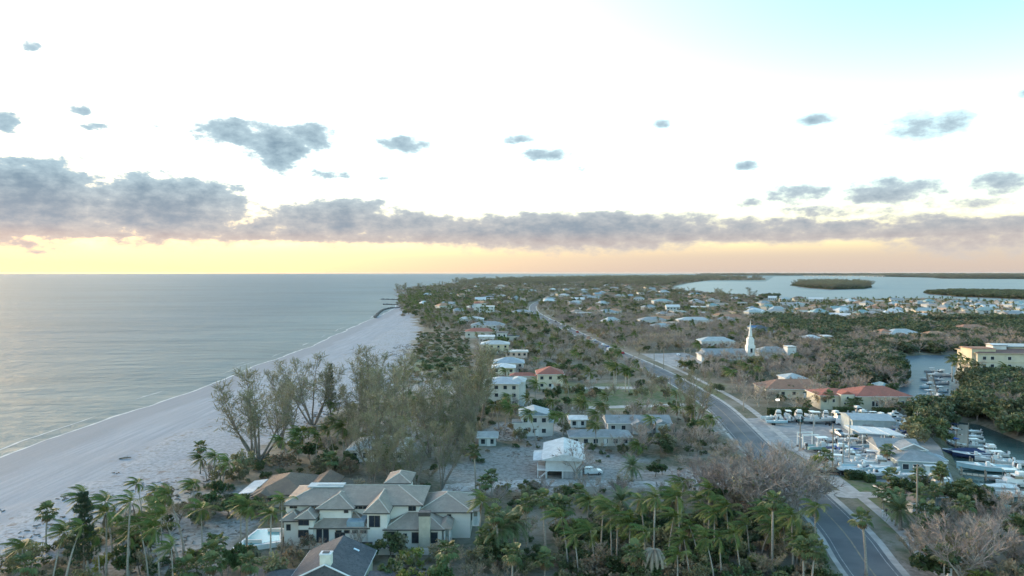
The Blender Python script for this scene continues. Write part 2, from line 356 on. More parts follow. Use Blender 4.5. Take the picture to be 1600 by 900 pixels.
#  foam along the waterline
foam_m = mat('sea_foam', (.46, .48, .47), (.30, .33, .33), .25, rough=.9)
fb = MB(); yy = 60.0; row = []
wl = np.array(GULF, float)
while yy < 1100:
    x0 = float(np.interp(yy, wl[:, 1], wl[:, 0])); pp = np.array([[x0, yy]])
    x0 -= float(((vnoise(pp, 24, 1) - .5) * 5 + (vnoise(pp, 7, 2) - .5) * 1.6)[0]) * .6
    w = .25 + 1.6 * max(0, float(vnoise(pp, 13, 9)[0]) - .2) * float(vnoise(pp, 41, 10)[0]) * 1.6
    row.append((x0 - w - .25, x0 + .25, yy)); yy += 1.6 + yy * .004
vs = []; fs = []
for i, (a, b_, y) in enumerate(row):
    vs += [(a, y, SEA + .012), (b_, y, SEA + .03)]
    if i: k = 2 * i; fs.append((k - 2, k - 1, k + 1, k))
for k_, (dist, gap) in enumerate(((5.5, .52), (11.0, .62))):           # broken lines of small breakers farther out
    prev = None
    for (a, b_, y) in row:
        n1 = float(vnoise(np.array([[dist * 7, y]]), 17, 12 + k_)[0]); n2 = float(vnoise(np.array([[dist, y]]), 60, 14 + k_)[0])
        xx = b_ - dist - n2 * 5; cur = None
        if n1 > gap: cur = (xx - .15 - (n1 - gap) * 2.2, xx, y)
        if cur and prev: o_ = len(vs); vs += [(prev[0], prev[2], SEA + .015), (prev[1], prev[2], SEA + .05), (cur[1], cur[2], SEA + .05), (cur[0], cur[2], SEA + .015)]; fs.append((o_, o_ + 1, o_ + 2, o_ + 3))
        prev = cur
tag(fb.add(vs, fs).build('shore_foam', foam_m), kind='stuff')

# ------------------------------------------------------------------ road, paths, paved yards
asphalt = mat('asphalt', (.085, .092, .10), (.125, .13, .135), .12, rough=.85, bump=.3, bscale=6, coords='Object')
paint = mat('road_paint', (.34, .345, .34), (.20, .205, .205), 1.2, rough=.7)
ypaint = mat('centre_paint', (.24, .19, .12), (.14, .13, .115), .8, rough=.7)
concrete = mat('path_concrete', (.36, .355, .34), (.26, .255, .24), .5, rough=.9, bump=.3, bscale=3)
gravel = mat('yard_gravel', (.24, .25, .255), (.18, .185, .19), .12, rough=.95, bump=.5, bscale=5, c3=(.32, .31, .29))
def spline(pts, step):
    p = [Vector((a[0], a[1], 0)) for a in pts]; p = [p[0] * 2 - p[1]] + p + [p[-1] * 2 - p[-2]]; out = []
    for i in range(1, len(p) - 2):
        n = max(2, int((p[i + 1] - p[i]).length / step))
        for k in range(n):
            u = k / n; a, b, c, d = p[i - 1], p[i], p[i + 1], p[i + 2]
            out.append(.5 * ((2 * b) + (c - a) * u + (2 * a - 5 * b + 4 * c - d) * u * u + (3 * b - a - 3 * c + d) * u ** 3))
    out.append(p[-2]); return out
def ribbon(name, line, off0, off1, z, m, dash=None, parent=None, seed=0):
    b = MB(); n = len(line); vs = []; fs = []
    for i, p in enumerate(line):
        d = (line[min(i + 1, n - 1)] - line[max(i - 1, 0)]).normalized(); r = Vector((d.y, -d.x, 0))
        a, c = p + r * off0, p + r * off1; vs += [(a.x, a.y, z), (c.x, c.y, z)]
        if i and (dash is None or (i // dash) % 2 == 0): k = 2 * i; fs.append((k - 2, k - 1, k + 1, k))
    return b.add(vs, fs).build(name, m, parent)
ROADPX = [(1318, 831), (1253, 764), (1183, 700), (1126, 641), (1085, 612), (1030, 581), (985, 560), (940, 541), (905, 523), (872, 507), (845, 494), (833, 484), (838, 474)]
rp = [tuple(P(x, y)[:2]) for x, y in ROADPX]
rp = [(47, 20), (55, 78), (60, 114)] + rp[0:] + [(90, 1500), (160, 2100)]
ROAD = spline(rp, 4.0)
road = ribbon('road', ROAD, -4.4, 4.4, .03, asphalt); tag(road, kind='structure')
ribbon('edge_line', ROAD, -3.7, -3.56, .04, paint, parent=road); ribbon('edge_line', ROAD, 3.56, 3.7, .04, paint, parent=road)
ribbon('centre_line', ROAD, -.14, .14, .04, ypaint, parent=road)
walk = spline([(p.x + 11.5, p.y + 2) for p in ROAD[12:90]], 4.0)
tag(ribbon('pavement', walk, -1.1, 1.1, .05, concrete), kind='structure')
shoulder_m = mat('shoulder_gravel', (.37, .36, .34), (.28, .27, .255), .35, rough=.95, bump=.4, bscale=4)
tag(ribbon('road_shoulder', ROAD, 4.38, 5.7, .026, shoulder_m), kind='structure'); tag(ribbon('road_shoulder', ROAD, -5.3, -4.38, .026, shoulder_m), kind='structure')
def sheet(name, px, z, m, kind='structure'):
    pl = pz(px, 0); return tag(MB().add([(x, y, z) for x, y in pl], [tuple(range(len(pl)))]).build(name, m), kind=kind)
sheet('boat_yard', [(1150, 655), (1200, 652), (1330, 652), (1440, 668), (1470, 700), (1490, 752), (1420, 765), (1290, 738), (1240, 706), (1200, 690)], .02, gravel)
sheet('driveway', [(1297, 776), (1300, 766), (1330, 769), (1396, 769), (1400, 777), (1330, 779)], .055, concrete)
sheet('marina_drive', [(1278, 742), (1292, 737), (1345, 772), (1330, 779)], .035, concrete)
sheet('path', [(893, 636), (1085, 630), (1085, 634), (893, 640)], .012, concrete)
sheet('path', [(870, 604), (1000, 604), (1000, 608), (870, 608)], .012, concrete)
sheet('beach_lane', [(690, 757), (840, 748), (1010, 752), (1180, 748), (1180, 755), (1010, 762), (840, 759), (690, 770)], .015, mat('sand_lane', (.36, .355, .345), (.24, .23, .21), .3, rough=.95, bump=.5, bscale=2, c3=(.44, .44, .43)))
sheet('church_parking', [(1002, 553), (1070, 551), (1110, 566), (1085, 578), (1040, 570)], .02, gravel)
# ------------------------------------------------------------------ tree library
trunk_m = mat('palm_trunk', (.31, .285, .25), (.21, .19, .165), 3, stretch=(1, 1, 4), rough=.9)
pale_trunk_m = mat('royal_trunk', (.42, .41, .38), (.30, .29, .26), 1.2, rough=.85)
bark_m = mat('bark', (.22, .19, .165), (.14, .12, .10), 2.5, rough=.95)
pale_bark_m = mat('pale_bark', (.36, .33, .28), (.24, .21, .175), 1.2, rough=.95)
twig_m = mat('bare_twigs', (.31, .265, .235), (.225, .19, .17), .5, rough=.95, rnd=.4)
tan_twig_m = mat('tan_twigs', (.35, .285, .215), (.26, .205, .155), .5, rough=.95, rnd=.4)
coco_m = mat('coconut_leaf', (.058, .096, .024), (.135, .148, .04), .45, rough=.6, spec=.2, rnd=.5, trans=.15)
dead_m = mat('dead_frond', (.20, .155, .095), (.13, .10, .06), .8, rough=.95, spec=.05, rnd=.4, trans=.1)
grey_dead_m = mat('grey_dead_frond', (.34, .31, .25), (.24, .21, .165), .8, rough=.9)
sabal_m = mat('fan_leaf', (.065, .105, .038), (.125, .145, .06), .6, rough=.55, rnd=.5, trans=.2)
date_m = mat('date_leaf', (.075, .115, .05), (.12, .15, .065), .5, rough=.55, rnd=.3, trans=.2)
she_m = mat('casuarina_needles', (.135, .145, .085), (.19, .19, .13), .22, rough=.8, rnd=.3, trans=.25)
norf_m = mat('norfolk_needles', (.03, .05, .03), (.055, .075, .04), .6, rough=.7)
leaf_ms = [mat('leaf_dark', (.035, .066, .024), (.07, .105, .038), .35, rough=.55, rnd=.5, trans=.2),
           mat('leaf_mid', (.068, .10, .04), (.115, .138, .06), .3, rough=.6, rnd=.5, trans=.25),
           mat('leaf_olive', (.15, .155, .08), (.20, .185, .115), .3, rough=.7, rnd=.4, trans=.25),
           mat('leaf_brown', (.24, .18, .12), (.18, .155, .095), .3, rough=.85, rnd=.5, trans=.2)]
lime_m = mat('leaf_lime', (.13, .17, .04), (.19, .19, .06), .4, rough=.65, rnd=.3, trans=.25)
mangrove_m = mat('leaf_mangrove', (.046, .072, .034), (.09, .112, .056), .12, rough=.6, rnd=.55, trans=.15)
WIND = Vector((-1, -.22, 0)).normalized()
UP = Vector((0, 0, 1))
def frond(mb, base, phi, e, L, g_, w, n=8, leaf=.8, lw=.2, r=None, mi=0, hang=.45):
    r = r or rng
    d = Vector((math.cos(phi) * math.cos(e), math.sin(phi) * math.cos(e), math.sin(e))); p = Vector(base); pts = [p.copy()]; ds = [d.copy()]
    for i in range(n):
        d = (d + Vector((0, 0, -g_ * (1 + i * .18))) + WIND * (w * (.5 + i * .12))).normalized()
        p = p + d * (L / n); pts.append(p.copy()); ds.append(d.copy())
    side0 = None; vs = []; fs = []
    for i, (p, d) in enumerate(zip(pts, ds)):
        s = d.cross(UP); s = s.normalized() if s.length > 1e-3 else Vector((1, 0, 0))
        hw = .05 * (1 - i / (n + 1)); vs += [p - s * hw, p + s * hw]
        if i: k = 2 * i; fs.append((k - 2, k - 1, k + 1, k))
    mb.add(vs, fs, mi)
    for i in range(1, n + 1):
        for h in (0.0, .5):
            if i == n and h: continue
            t_ = (i + h) / n; p = pts[i].lerp(pts[min(i + 1, n)], h); d = ds[i]
            s = d.cross(UP); s = s.normalized() if s.length > 1e-3 else Vector((1, 0, 0))
            l = leaf * (.45 + 1.1 * math.sin(math.pi * min(1, .12 + t_ * .86))) * r.uniform(.8, 1.15)
            for sg in (-1, 1):
                ld = (s * sg * .75 + d * .55 + Vector((0, 0, -hang)) + WIND * w * 1.2).normalized()
                a = d * (lw * .5); tip = p + ld * l
                mb.add([p - a, p + a, tip + a * .25, tip - a * .1], [(0, 1, 2, 3)], mi)
def fan(mb, base, phi, e, Lp, rad, r, mi=0, droop=.25, seg=9):
    d = Vector((math.cos(phi) * math.cos(e), math.sin(phi) * math.cos(e), math.sin(e))); d2 = (d + Vector((0, 0, -droop)) + WIND * .12).normalized()
    b0 = Vector(base); b1 = b0 + d * Lp; s = d.cross(UP).normalized() if d.cross(UP).length > 1e-3 else Vector((1, 0, 0)); nrm = s.cross(d2).normalized()
    mb.add([b0 - s * .03, b0 + s * .03, b1 + s * .03, b1 - s * .03], [(0, 1, 2, 3)], mi)
    for k in range(seg):
        a = R(-115 + 230 * k / (seg - 1)); dr = (d2 * math.cos(a) + s * math.sin(a)).normalized(); q = s * math.cos(a) - d2 * math.sin(a)
        l = rad * (1 - .25 * abs(a) / 2) * r.uniform(.85, 1.1); wd = rad * .17
        mid = b1 + dr * (l * .6); tip = b1 + dr * l + Vector((0, 0, -.28 * l)) + WIND * .1 * l
        mb.add([b1, mid + q * wd, tip, mid - q * wd], [(0, 1, 2, 3)], mi)
def palm_trunk_mesh(name, h, r0, r1, bend, m, r, boots=False):
    mb = MB(); pts = []; rad = []
    a = r.uniform(0, 6.28)
    for i in range(8):
        t_ = i / 7; pts.append((bend * (t_ ** 1.6) * math.cos(a) , bend * (t_ ** 1.6) * math.sin(a), h * t_ - (.15 if i == 0 else 0)))
        rad.append(r0 * (1.45 if i == 0 else 1) * (1 - t_) + r1 * t_)
    mb.tube(pts, rad, 7); top = Vector(pts[-1])
    return mb.mesh(name, m, smooth=True), top
# wind-bent coconut fronds: one mesh per direction and layer, used by all near palms
COCO_FR = []
for lay, (e, L, g_, w) in enumerate(((R(62), 4.4, .09, .33), (R(32), 4.7, .11, .31), (R(-6), 4.1, .12, .22))):
    for k in range(9):
        phi = 2 * math.pi * (k + .33 * lay) / 9; mb = MB()
        frond(mb, (0, 0, 0), phi, e + R(rng.uniform(-8, 8)), L * rng.uniform(.9, 1.1), g_, w * rng.uniform(.8, 1.2), leaf=.85, lw=.26)
        COCO_FR.append(mb.mesh('frond', coco_m))
DEAD_FR = []
for k in range(5):
    mb = MB(); frond(mb, (0, 0, 0), 2 * math.pi * k / 5, R(-35), 3.4, .3, .06, leaf=.6, lw=.22, hang=.9); DEAD_FR.append(mb.mesh('dead_frond', dead_m))
COCO_TR = [palm_trunk_mesh('trunk', h, .17, .10, b, trunk_m, rng) for h, b in ((10, .6), (10, 1.3), (10, 2.4), (10, .2))]
FAN_LF = []
for lay, e in enumerate((R(62), R(25), R(-15))):
    for k in range(4):
        mb = MB()
        for j in range(2): fan(mb, (0, 0, 0), 2 * math.pi * (k + .5 * j + .3 * lay) / 4, e + R(rng.uniform(-10, 10)), rng.uniform(.9, 1.25), .95, rng)
        FAN_LF.append(mb)
FAN_ME = []
for lay in range(3):
    for k in range(8):
        mb = MB(); fan(mb, (0, 0, 0), 2 * math.pi * (k + .33 * lay) / 8, (R(60), R(22), R(-18))[lay] + R(rng.uniform(-10, 10)), rng.uniform(1.0, 1.4), 1.05, rng); FAN_ME.append(mb.mesh('fan_leaf', sabal_m))
SABAL_TR = [palm_trunk_mesh('trunk', 8, .19, .15, b, trunk_m, rng) for b in (.15, .5, .9)]
def skirt_mesh():
    mb = MB()
    for k in range(14): fan(mb, (0, 0, -.15), 2 * math.pi * k / 14, R(-62 + rng.uniform(-10, 14)), 1.0, .8, rng, droop=.5, seg=6)
    return mb.mesh('dead_leaf_skirt', dead_m)
SKIRT = skirt_mesh()
DATE_FR = []
for lay in range(4):
    for k in range(9):
        mb = MB(); frond(mb, (0, 0, 0), 2 * math.pi * (k + .25 * lay) / 9, R((72, 45, 15, -18)[lay] + rng.uniform(-6, 6)), 3.3 * rng.uniform(.9, 1.08), .13, .02, n=7, leaf=.5, lw=.2, hang=.2); DATE_FR.append(mb.mesh('frond', date_m))
DATE_TR = [palm_trunk_mesh('trunk', 4, .38, .34, .1, trunk_m, rng)]
ROYAL_TR = [palm_trunk_mesh('trunk', 13, .30, .22, .1, pale_trunk_m, rng)]
def joined(name, parts, mats):
    """one mesh out of several (mesh, matrix, material index)"""
    mb = MB()
    for me, mx, mi in parts:
        vs = [mx @ v.co for v in me.vertices]; mb.add(vs, [tuple(p.vertices) for p in me.polygons], mi)
    return mb.mesh(name, mats)
def crown_join(kind, r):
    parts = []
    fr, n, dead = {'coconut': (COCO_FR, 17, 2), 'sabal': (FAN_ME, 22, 0), 'date': (DATE_FR, 32, 0), 'royal': (COCO_FR, 16, 0)}[kind]
    for me in r.sample(fr, n): parts.append((me, Matrix.Rotation(r.uniform(-.2, .2), 4, 'Z') @ Matrix.Scale(r.uniform(.8, 1.1), 4), 0))
    for me in r.sample(DEAD_FR, dead): parts.append((me, Matrix.Rotation(r.uniform(-.5, .5), 4, 'Z'), 1))
    if kind == 'sabal': parts.append((SKIRT, Matrix.Scale(.9, 4), 1))
    return joined('crown', parts, [{'coconut': coco_m, 'sabal': sabal_m, 'date': date_m, 'royal': coco_m}[kind], dead_m])
CROWN = {k: [crown_join(k, rng) for _ in range(4)] for k in ('coconut', 'sabal', 'date', 'royal')}

def limb(mb, p, d, L, r, r1, n, bend, rr, sides=5, mi=0, up=0.0):
    pts = [p.copy()]; dirs = [d.copy()]
    for i in range(n):
        d = (d + Vector((rr.gauss(0, bend), rr.gauss(0, bend), rr.gauss(0, bend) + up))).normalized(); p = p + d * (L / n); pts.append(p.copy()); dirs.append(d.copy())
    mb.tube(pts, [r + (r1 - r) * i / n for i in range(n + 1)], sides, mi, cap=False); return pts, dirs
def rand_dir(rr, zlo=-1, zhi=1):
    a = rr.uniform(0, 6.283); z_ = rr.uniform(zlo, zhi); q = math.sqrt(max(0, 1 - z_ * z_)); return Vector((q * math.cos(a), q * math.sin(a), z_))
def twigs(mb, p, d, n, L, wd, rr, mi=0, spread=.8, up=.1):
    for _ in range(n):
        q = (d + rand_dir(rr) * spread + UP * up).normalized(); s = q.cross(rand_dir(rr)).normalized() * wd; l = L * rr.uniform(.5, 1.2); m_ = p + q * l * .5 + rand_dir(rr) * l * .12; tip = p + q * l
        mb.add([p - s, p + s, m_ + s * .7, m_ - s * .7], [(0, 1, 2, 3)], mi); mb.add([m_ - s * .7, m_ + s * .7, tip], [(0, 1, 2)], mi)
        q2 = (q + rand_dir(rr) * .9).normalized(); tip2 = m_ + q2 * l * .5; mb.add([m_ - s * .5, m_ + s * .5, tip2], [(0, 1, 2)], mi)
def leafcard(mb, p, size, rr, mi=0, up=.35):
    n = (rand_dir(rr) + UP * up).normalized(); s = n.cross(rand_dir(rr)).normalized(); u = n.cross(s); a = size * rr.uniform(.6, 1.2); b_ = a * rr.uniform(.45, .8)
    mb.add([p - s * a, p - u * b_ * .8 + s * a * .1, p + s * a, p + u * b_], [(0, 1, 2, 3)], mi)
def make_bare(rr, h=7.0, spread=1.0, leaf_frac=0.0, mats=(pale_bark_m, twig_m), nl=6, tw=12):
    tr = MB(); cr = MB(); tips = []
    th = h * rr.uniform(.18, .3)
    base, dirs = limb(tr, Vector((0, 0, -.2)), Vector((rr.gauss(0, .1), rr.gauss(0, .1), 1)).normalized(), th, h * .032, h * .024, 3, .06, rr, 6)
    for k in range(nl):
        a = 2 * math.pi * (k + rr.uniform(-.3, .3)) / nl; tilt = rr.uniform(.45, 1.0) * spread
        d = Vector((math.cos(a) * tilt, math.sin(a) * tilt, 1)).normalized()
        p, dd = limb(tr, base[-1 - (k % 2)], d, h * rr.uniform(.45, .62), h * .018, h * .006, 5, .13, rr, 5)
        for j in (2, 3, 4, 5, 5):
            d2 = (dd[j] + rand_dir(rr, -.2, .8) * .75).normalized()
            p2, dd2 = limb(cr, p[j], d2, h * rr.uniform(.2, .32), h * .0075, h * .003, 3, .16, rr, 3)
            for i in (1, 2, 3):
                twigs(cr, p2[i], dd2[i], tw // (2 if i < 3 else 1), h * .17, .027 * h / 7, rr); tips.append(p2[i])
    if leaf_frac:
        for p in tips:
            if rr.random() < leaf_frac * 2:
                for _ in range(5): leafcard(cr, p + rand_dir(rr) * h * .07, .22, rr, 1)
    return tr.mesh('trunk', mats[0], True), cr.mesh('branches', [mats[1], leaf_ms[2]])
def make_casuarina(rr, h=20.0, stems=4, lean=.35, dens=1.0):
    tr = MB(); cr = MB()
    for s_ in range(stems):
        a = rr.uniform(0, 6.28); l_ = lean * rr.uniform(.3, 1.2); d = Vector((math.cos(a) * l_, math.sin(a) * l_, 1)).normalized()
        H = h * rr.uniform(.7, 1.0)
        p, dd = limb(tr, Vector((rr.uniform(-.4, .4), rr.uniform(-.4, .4), -.2)), d, H, h * .013, .03, 9, .05, rr, 5, up=.03)
        for i in range(3, 10):
            for _ in range(4):
                d2 = (rand_dir(rr, -.1, .3) + UP * .75 + dd[i] * .35).normalized(); L = h * (.29 - .02 * i) * rr.uniform(.7, 1.2)
                pos_ = p[i] if i == 9 else p[i].lerp(p[i + 1] if i < 9 else p[i], rr.random())
                p2, dd2 = limb(cr, pos_, d2, L, .05, .015, 4, .12, rr, 3, 1)
                for q in range(1, 5):
                    for _k in range(int(6 * dens)):
                        dirn = (dd2[q] * .5 + rand_dir(rr) * .75 + UP * .25).normalized(); l = rr.uniform(.7, 1.4) * h / 20; o = p2[q] + rand_dir(rr) * .35 * h / 20; s = dirn.cross(rand_dir(rr)).normalized() * (.055 * h / 20 + .02)
                        cr.add([o - s, o + s, o + dirn * l + s * .3, o + dirn * l - s * .3], [(0, 1, 2, 3)], 0)
    return tr.mesh('trunk', bark_m, True), cr.mesh('crown', [she_m, bark_m])
def make_leafy(rr, w=6.0, h=6.0, m=None, clumps=16, leaves=75, trunk=True, size=.36, flat=.8, low=.3, barkm=bark_m, leaf2=None):
    tr = MB(); cr = MB(); base = Vector((0, 0, -.2))
    if trunk:
        p, dd = limb(tr, base, Vector((rr.gauss(0, .1), rr.gauss(0, .1), 1)).normalized(), h * .4, h * .03, h * .022, 3, .06, rr, 6); top = p[-1]
    else:
        top = Vector((0, 0, h * .12))
    for c_ in range(clumps):
        a = rr.uniform(0, 6.28); rad = math.sqrt(rr.random()) * w * .40; zc = h * (low + (1 - low) * rr.uniform(.1, .85) * (1 - (rad / (w * .5)) ** 2 * .6))
        c0 = Vector((math.cos(a) * rad, math.sin(a) * rad, zc)); cs = w * rr.uniform(.12, .2)
        limb(tr, top if trunk else base, (c0 - top).normalized(), (c0 - top).length, h * .013, .02, 3, .07, rr, 4)
        mi = 1 if (leaf2 and rr.random() < .35) else 0
        for _ in range(leaves):
            v = rand_dir(rr); v = Vector((v.x, v.y, v.z * flat)) * cs * (rr.random() ** .4)
            leafcard(cr, c0 + v, size, rr, mi)
    return tr.mesh('trunk' if trunk else 'stems', barkm, True), cr.mesh('crown' if trunk else 'foliage', [m, leaf2 or m])
def make_norfolk(rr, h=16.0, tiers=14, w=3.2):
    tr = MB(); cr = MB(); tr.tube([(0, 0, -.2), (0, 0, h * .5), (0, 0, h)], [.22, .14, .03], 6)
    for i in range(tiers):
        z_ = h * (.24 + .75 * i / tiers); L = w * (1 - (i / tiers) ** 1.3 * .8) * rr.uniform(.75, 1.1)
        for k in range(6):
            if rr.random() < .18: continue
            a = 2 * math.pi * (k + .5 * (i % 2)) / 6 + rr.uniform(-.2, .2); d = Vector((math.cos(a), math.sin(a), .1)); p, dd = limb(cr, Vector((0, 0, z_)), d.normalized(), L, .05, .02, 4, .05, rr, 3, 1, up=.07)
            for j in range(1, 5):
                for _ in range(18):
                    o = p[j] + rand_dir(rr) * .22; q = (dd[j] * .5 + rand_dir(rr) * .5 + UP * .5).normalized(); s = q.cross(rand_dir(rr)).normalized() * .08; cr.add([o - s, o + s, o + q * .55], [(0, 1, 2)], 0)
    return tr.mesh('trunk', bark_m, True), cr.mesh('crown', [norf_m, bark_m])
rt = random.Random(5)
LIB = {}
LIB['bare'] = [make_bare(rt, 7.0, 1.0, .0), make_bare(rt, 7.5, 1.15, .08), make_bare(rt, 6.5, .9, .0, nl=7), make_bare(rt, 7.0, 1.25, .12, nl=7), make_bare(rt, 7.0, 1.1, 0, mats=(pale_bark_m, tan_twig_m))]
LIB['browned'] = [make_bare(rt, 6.5, 1.1, .35, mats=(bark_m, tan_twig_m)), make_bare(rt, 6.5, 1.2, .5, mats=(bark_m, tan_twig_m)), make_bare(rt, 6.0, 1.2, .3, mats=(bark_m, twig_m))]
LIB['casuarina'] = [make_casuarina(rt, 20, 5, .48, .5), make_casuarina(rt, 20, 6, .45, .5), make_casuarina(rt, 20, 3, .3, .67), make_casuarina(rt, 20, 6, .6, .5)]
LIB['leafy'] = [make_leafy(rt, 6, 6, leaf_ms[0]), make_leafy(rt, 6.5, 5.5, leaf_ms[1], leaf2=leaf_ms[2]), make_leafy(rt, 5.5, 6.5, leaf_ms[0], leaf2=leaf_ms[1]), make_leafy(rt, 7, 6, leaf_ms[2], clumps=14, leaves=55), make_leafy(rt, 6, 5.5, lime_m, clumps=13, leaves=60, leaf2=leaf_ms[2]), make_leafy(rt, 6, 5.5, leaf_ms[3], clumps=13, leaves=45, leaf2=leaf_ms[2])]
LIB['mangrove'] = [make_leafy(rt, 8, 6, mangrove_m, clumps=20, leaves=70, size=.42, low=.12), make_leafy(rt, 9, 5.5, mangrove_m, clumps=22, leaves=70, size=.42, low=.1, leaf2=leaf_ms[1]), make_leafy(rt, 8, 6.5, mangrove_m, clumps=20, leaves=65, size=.42, low=.1, leaf2=leaf_ms[2])]
LIB['shrub'] = [make_leafy(rt, 3.2, 2.0, leaf_ms[k], clumps=9, leaves=45, trunk=False, size=.22, low=.2) for k in (0, 1, 2, 3)] + [make_leafy(rt, 3, 1.8, leaf_ms[1], clumps=8, leaves=45, trunk=False, size=.22, low=.2, leaf2=leaf_ms[3])]
LIB['norfolk'] = [make_norfolk(rt), make_norfolk(rt, 16, 13, 3.6)]
LIB['coconut'] = [(COCO_TR[k][0], CROWN['coconut'][k]) for k in range(4)]
LIB['sabal'] = [(SABAL_TR[k % 3][0], CROWN['sabal'][k]) for k in range(4)]
LIB['date'] = [(DATE_TR[0][0], CROWN['date'][k]) for k in range(2)]
LIB['royal'] = [(ROYAL_TR[0][0], CROWN['royal'][k]) for k in range(3)]
TOPS = {'coconut': [COCO_TR[k][1] for k in range(4)], 'sabal': [SABAL_TR[k % 3][1] for k in range(4)], 'date': [DATE_TR[0][1]] * 2, 'royal': [ROYAL_TR[0][1]] * 3}
NOMH = {'bare': 7, 'browned': 6.5, 'casuarina': 20, 'leafy': 6, 'mangrove': 6, 'shrub': 2, 'norfolk': 16, 'coconut': 10, 'sabal': 8, 'date': 4, 'royal': 13}
NAMES = {'bare': 'bare_tree', 'browned': 'browned_tree', 'casuarina': 'casuarina_tree', 'leafy': 'leafy_tree', 'mangrove': 'mangrove_tree', 'shrub': 'shrub', 'norfolk': 'tiered_conifer', 'coconut': 'coconut_palm', 'sabal': 'fan_palm', 'date': 'date_palm', 'royal': 'royal_palm'}
CATS = {'bare': 'tree', 'browned': 'tree', 'casuarina': 'tree', 'leafy': 'tree', 'mangrove': 'tree', 'shrub': 'shrub', 'norfolk': 'pine tree', 'coconut': 'palm tree', 'sabal': 'palm tree', 'date': 'palm tree', 'royal': 'palm tree'}
LOOK = {('bare', i): s for i, s in enumerate(['leafless grey tree with fine twigs', 'spreading grey tree almost stripped of leaves', 'leafless grey tree with upright limbs', 'wide leafless tree with a few olive leaves', 'leafless tree with tan twigs'])}
LOOK.update({('browned', i): s for i, s in enumerate(['brown half-bare tree with olive leaves', 'browned bushy tree with olive leaf tufts', 'thin dark-twigged tree with browned leaves'])})
LOOK.update({('casuarina', i): s for i, s in enumerate(['tall wispy grey-olive casuarina with four stems', 'tall wispy grey-olive casuarina with five stems', 'slim wispy grey-olive casuarina', 'wide wispy grey-olive casuarina with leaning stems'])})
LOOK.update({('leafy', i): s for i, s in enumerate(['dense dark green leafy tree', 'mid green bushy tree', 'tall-crowned dark green leafy tree', 'olive green loose-crowned tree', 'yellow-green leafy tree', 'brown-leaved bushy tree'])})
LOOK.update({('mangrove', i): s for i, s in enumerate(['dark green mangrove tree', 'wide dark green mangrove tree', 'mottled dark green mangrove tree'])})
LOOK.update({('shrub', i): s for i, s in enumerate(['dark green shrub', 'mid green shrub', 'olive green shrub', 'brown dried shrub', 'green and brown mottled shrub'])})
LOOK.update({('norfolk', i): 'dark tiered conifer' for i in range(2)})
LOOK.update({('coconut', i): 'wind-bent coconut palm with swept fronds' for i in range(4)})
LOOK.update({('sabal', i): 'round-crowned fan palm' for i in range(4)})
LOOK.update({('date', i): 'dense dark date palm with stout trunk' for i in range(2)})
LOOK.update({('royal', i): 'tall royal palm with pale straight trunk' for i in range(3)})
def near_label(look, zone, loc): return (look + ' ' + zone).strip()
def tree(kind, loc, h, var=None, rz=None, wide=1.0, zone='', detail=False, label=None, group=None):
    """h = wanted height of trunk top for palms, of the whole tree otherwise"""
    v = rng.randrange(len(LIB[kind])) if var is None else var
    s = h / NOMH[kind]; rz = rng.uniform(0, 6.28) if rz is None else rz
    size = 'small ' if s < .72 else 'large ' if s > 1.12 else ''
    if kind in ('casuarina', 'royal') or LOOK[(kind, v)].split()[0] in ('tall', 'wide'): size = ''
    lk = near_label(size + LOOK[(kind, v)], zone, loc)
    e = empty(NAMES[kind], loc, 0, lk, CATS[kind], 'set of ' + lk)
    tm, cm = LIB[kind][v]
    if kind in TOPS:
        t_ = put(tm.name.split('.')[0], tm, e, None, rz, (min(1.15, max(.8, s)),) * 2 + (s,))
        top = Matrix.Rotation(rz, 3, 'Z') @ Vector((TOPS[kind][v].x * min(1.15, max(.8, s)), TOPS[kind][v].y * min(1.15, max(.8, s)), TOPS[kind][v].z * s))
        cs = wide
        if not detail:
            put('crown', cm, e, top, rng.uniform(-.35, .35), (cs,) * 3)
        else:
            fr, n = {'coconut': (COCO_FR, rng.randint(11, 16)), 'sabal': (FAN_ME, 22), 'date': (DATE_FR, 34), 'royal': (COCO_FR, 17)}[kind]
            for me_ in rng.sample(fr, n):
                k = cs * rng.uniform(.8, 1.12); put(me_.name.split('.')[0], me_, e, top, rng.uniform(-.22, .22), (k, k, k))
            if kind == 'coconut':
                for me_ in rng.sample(DEAD_FR, rng.choice((1, 2, 3))): put('dead_frond', me_, e, top, rng.uniform(0, 6.28), (cs * .85,) * 3)
            if kind == 'sabal': put('dead_leaf_skirt', SKIRT, e, top, rng.uniform(0, 6.28), (cs * .9,) * 3)
    else:
        for me_ in (tm, cm): put(me_.name.split('.')[0], me_, e, None, rz, (s * wide, s * wide, s))
    return e
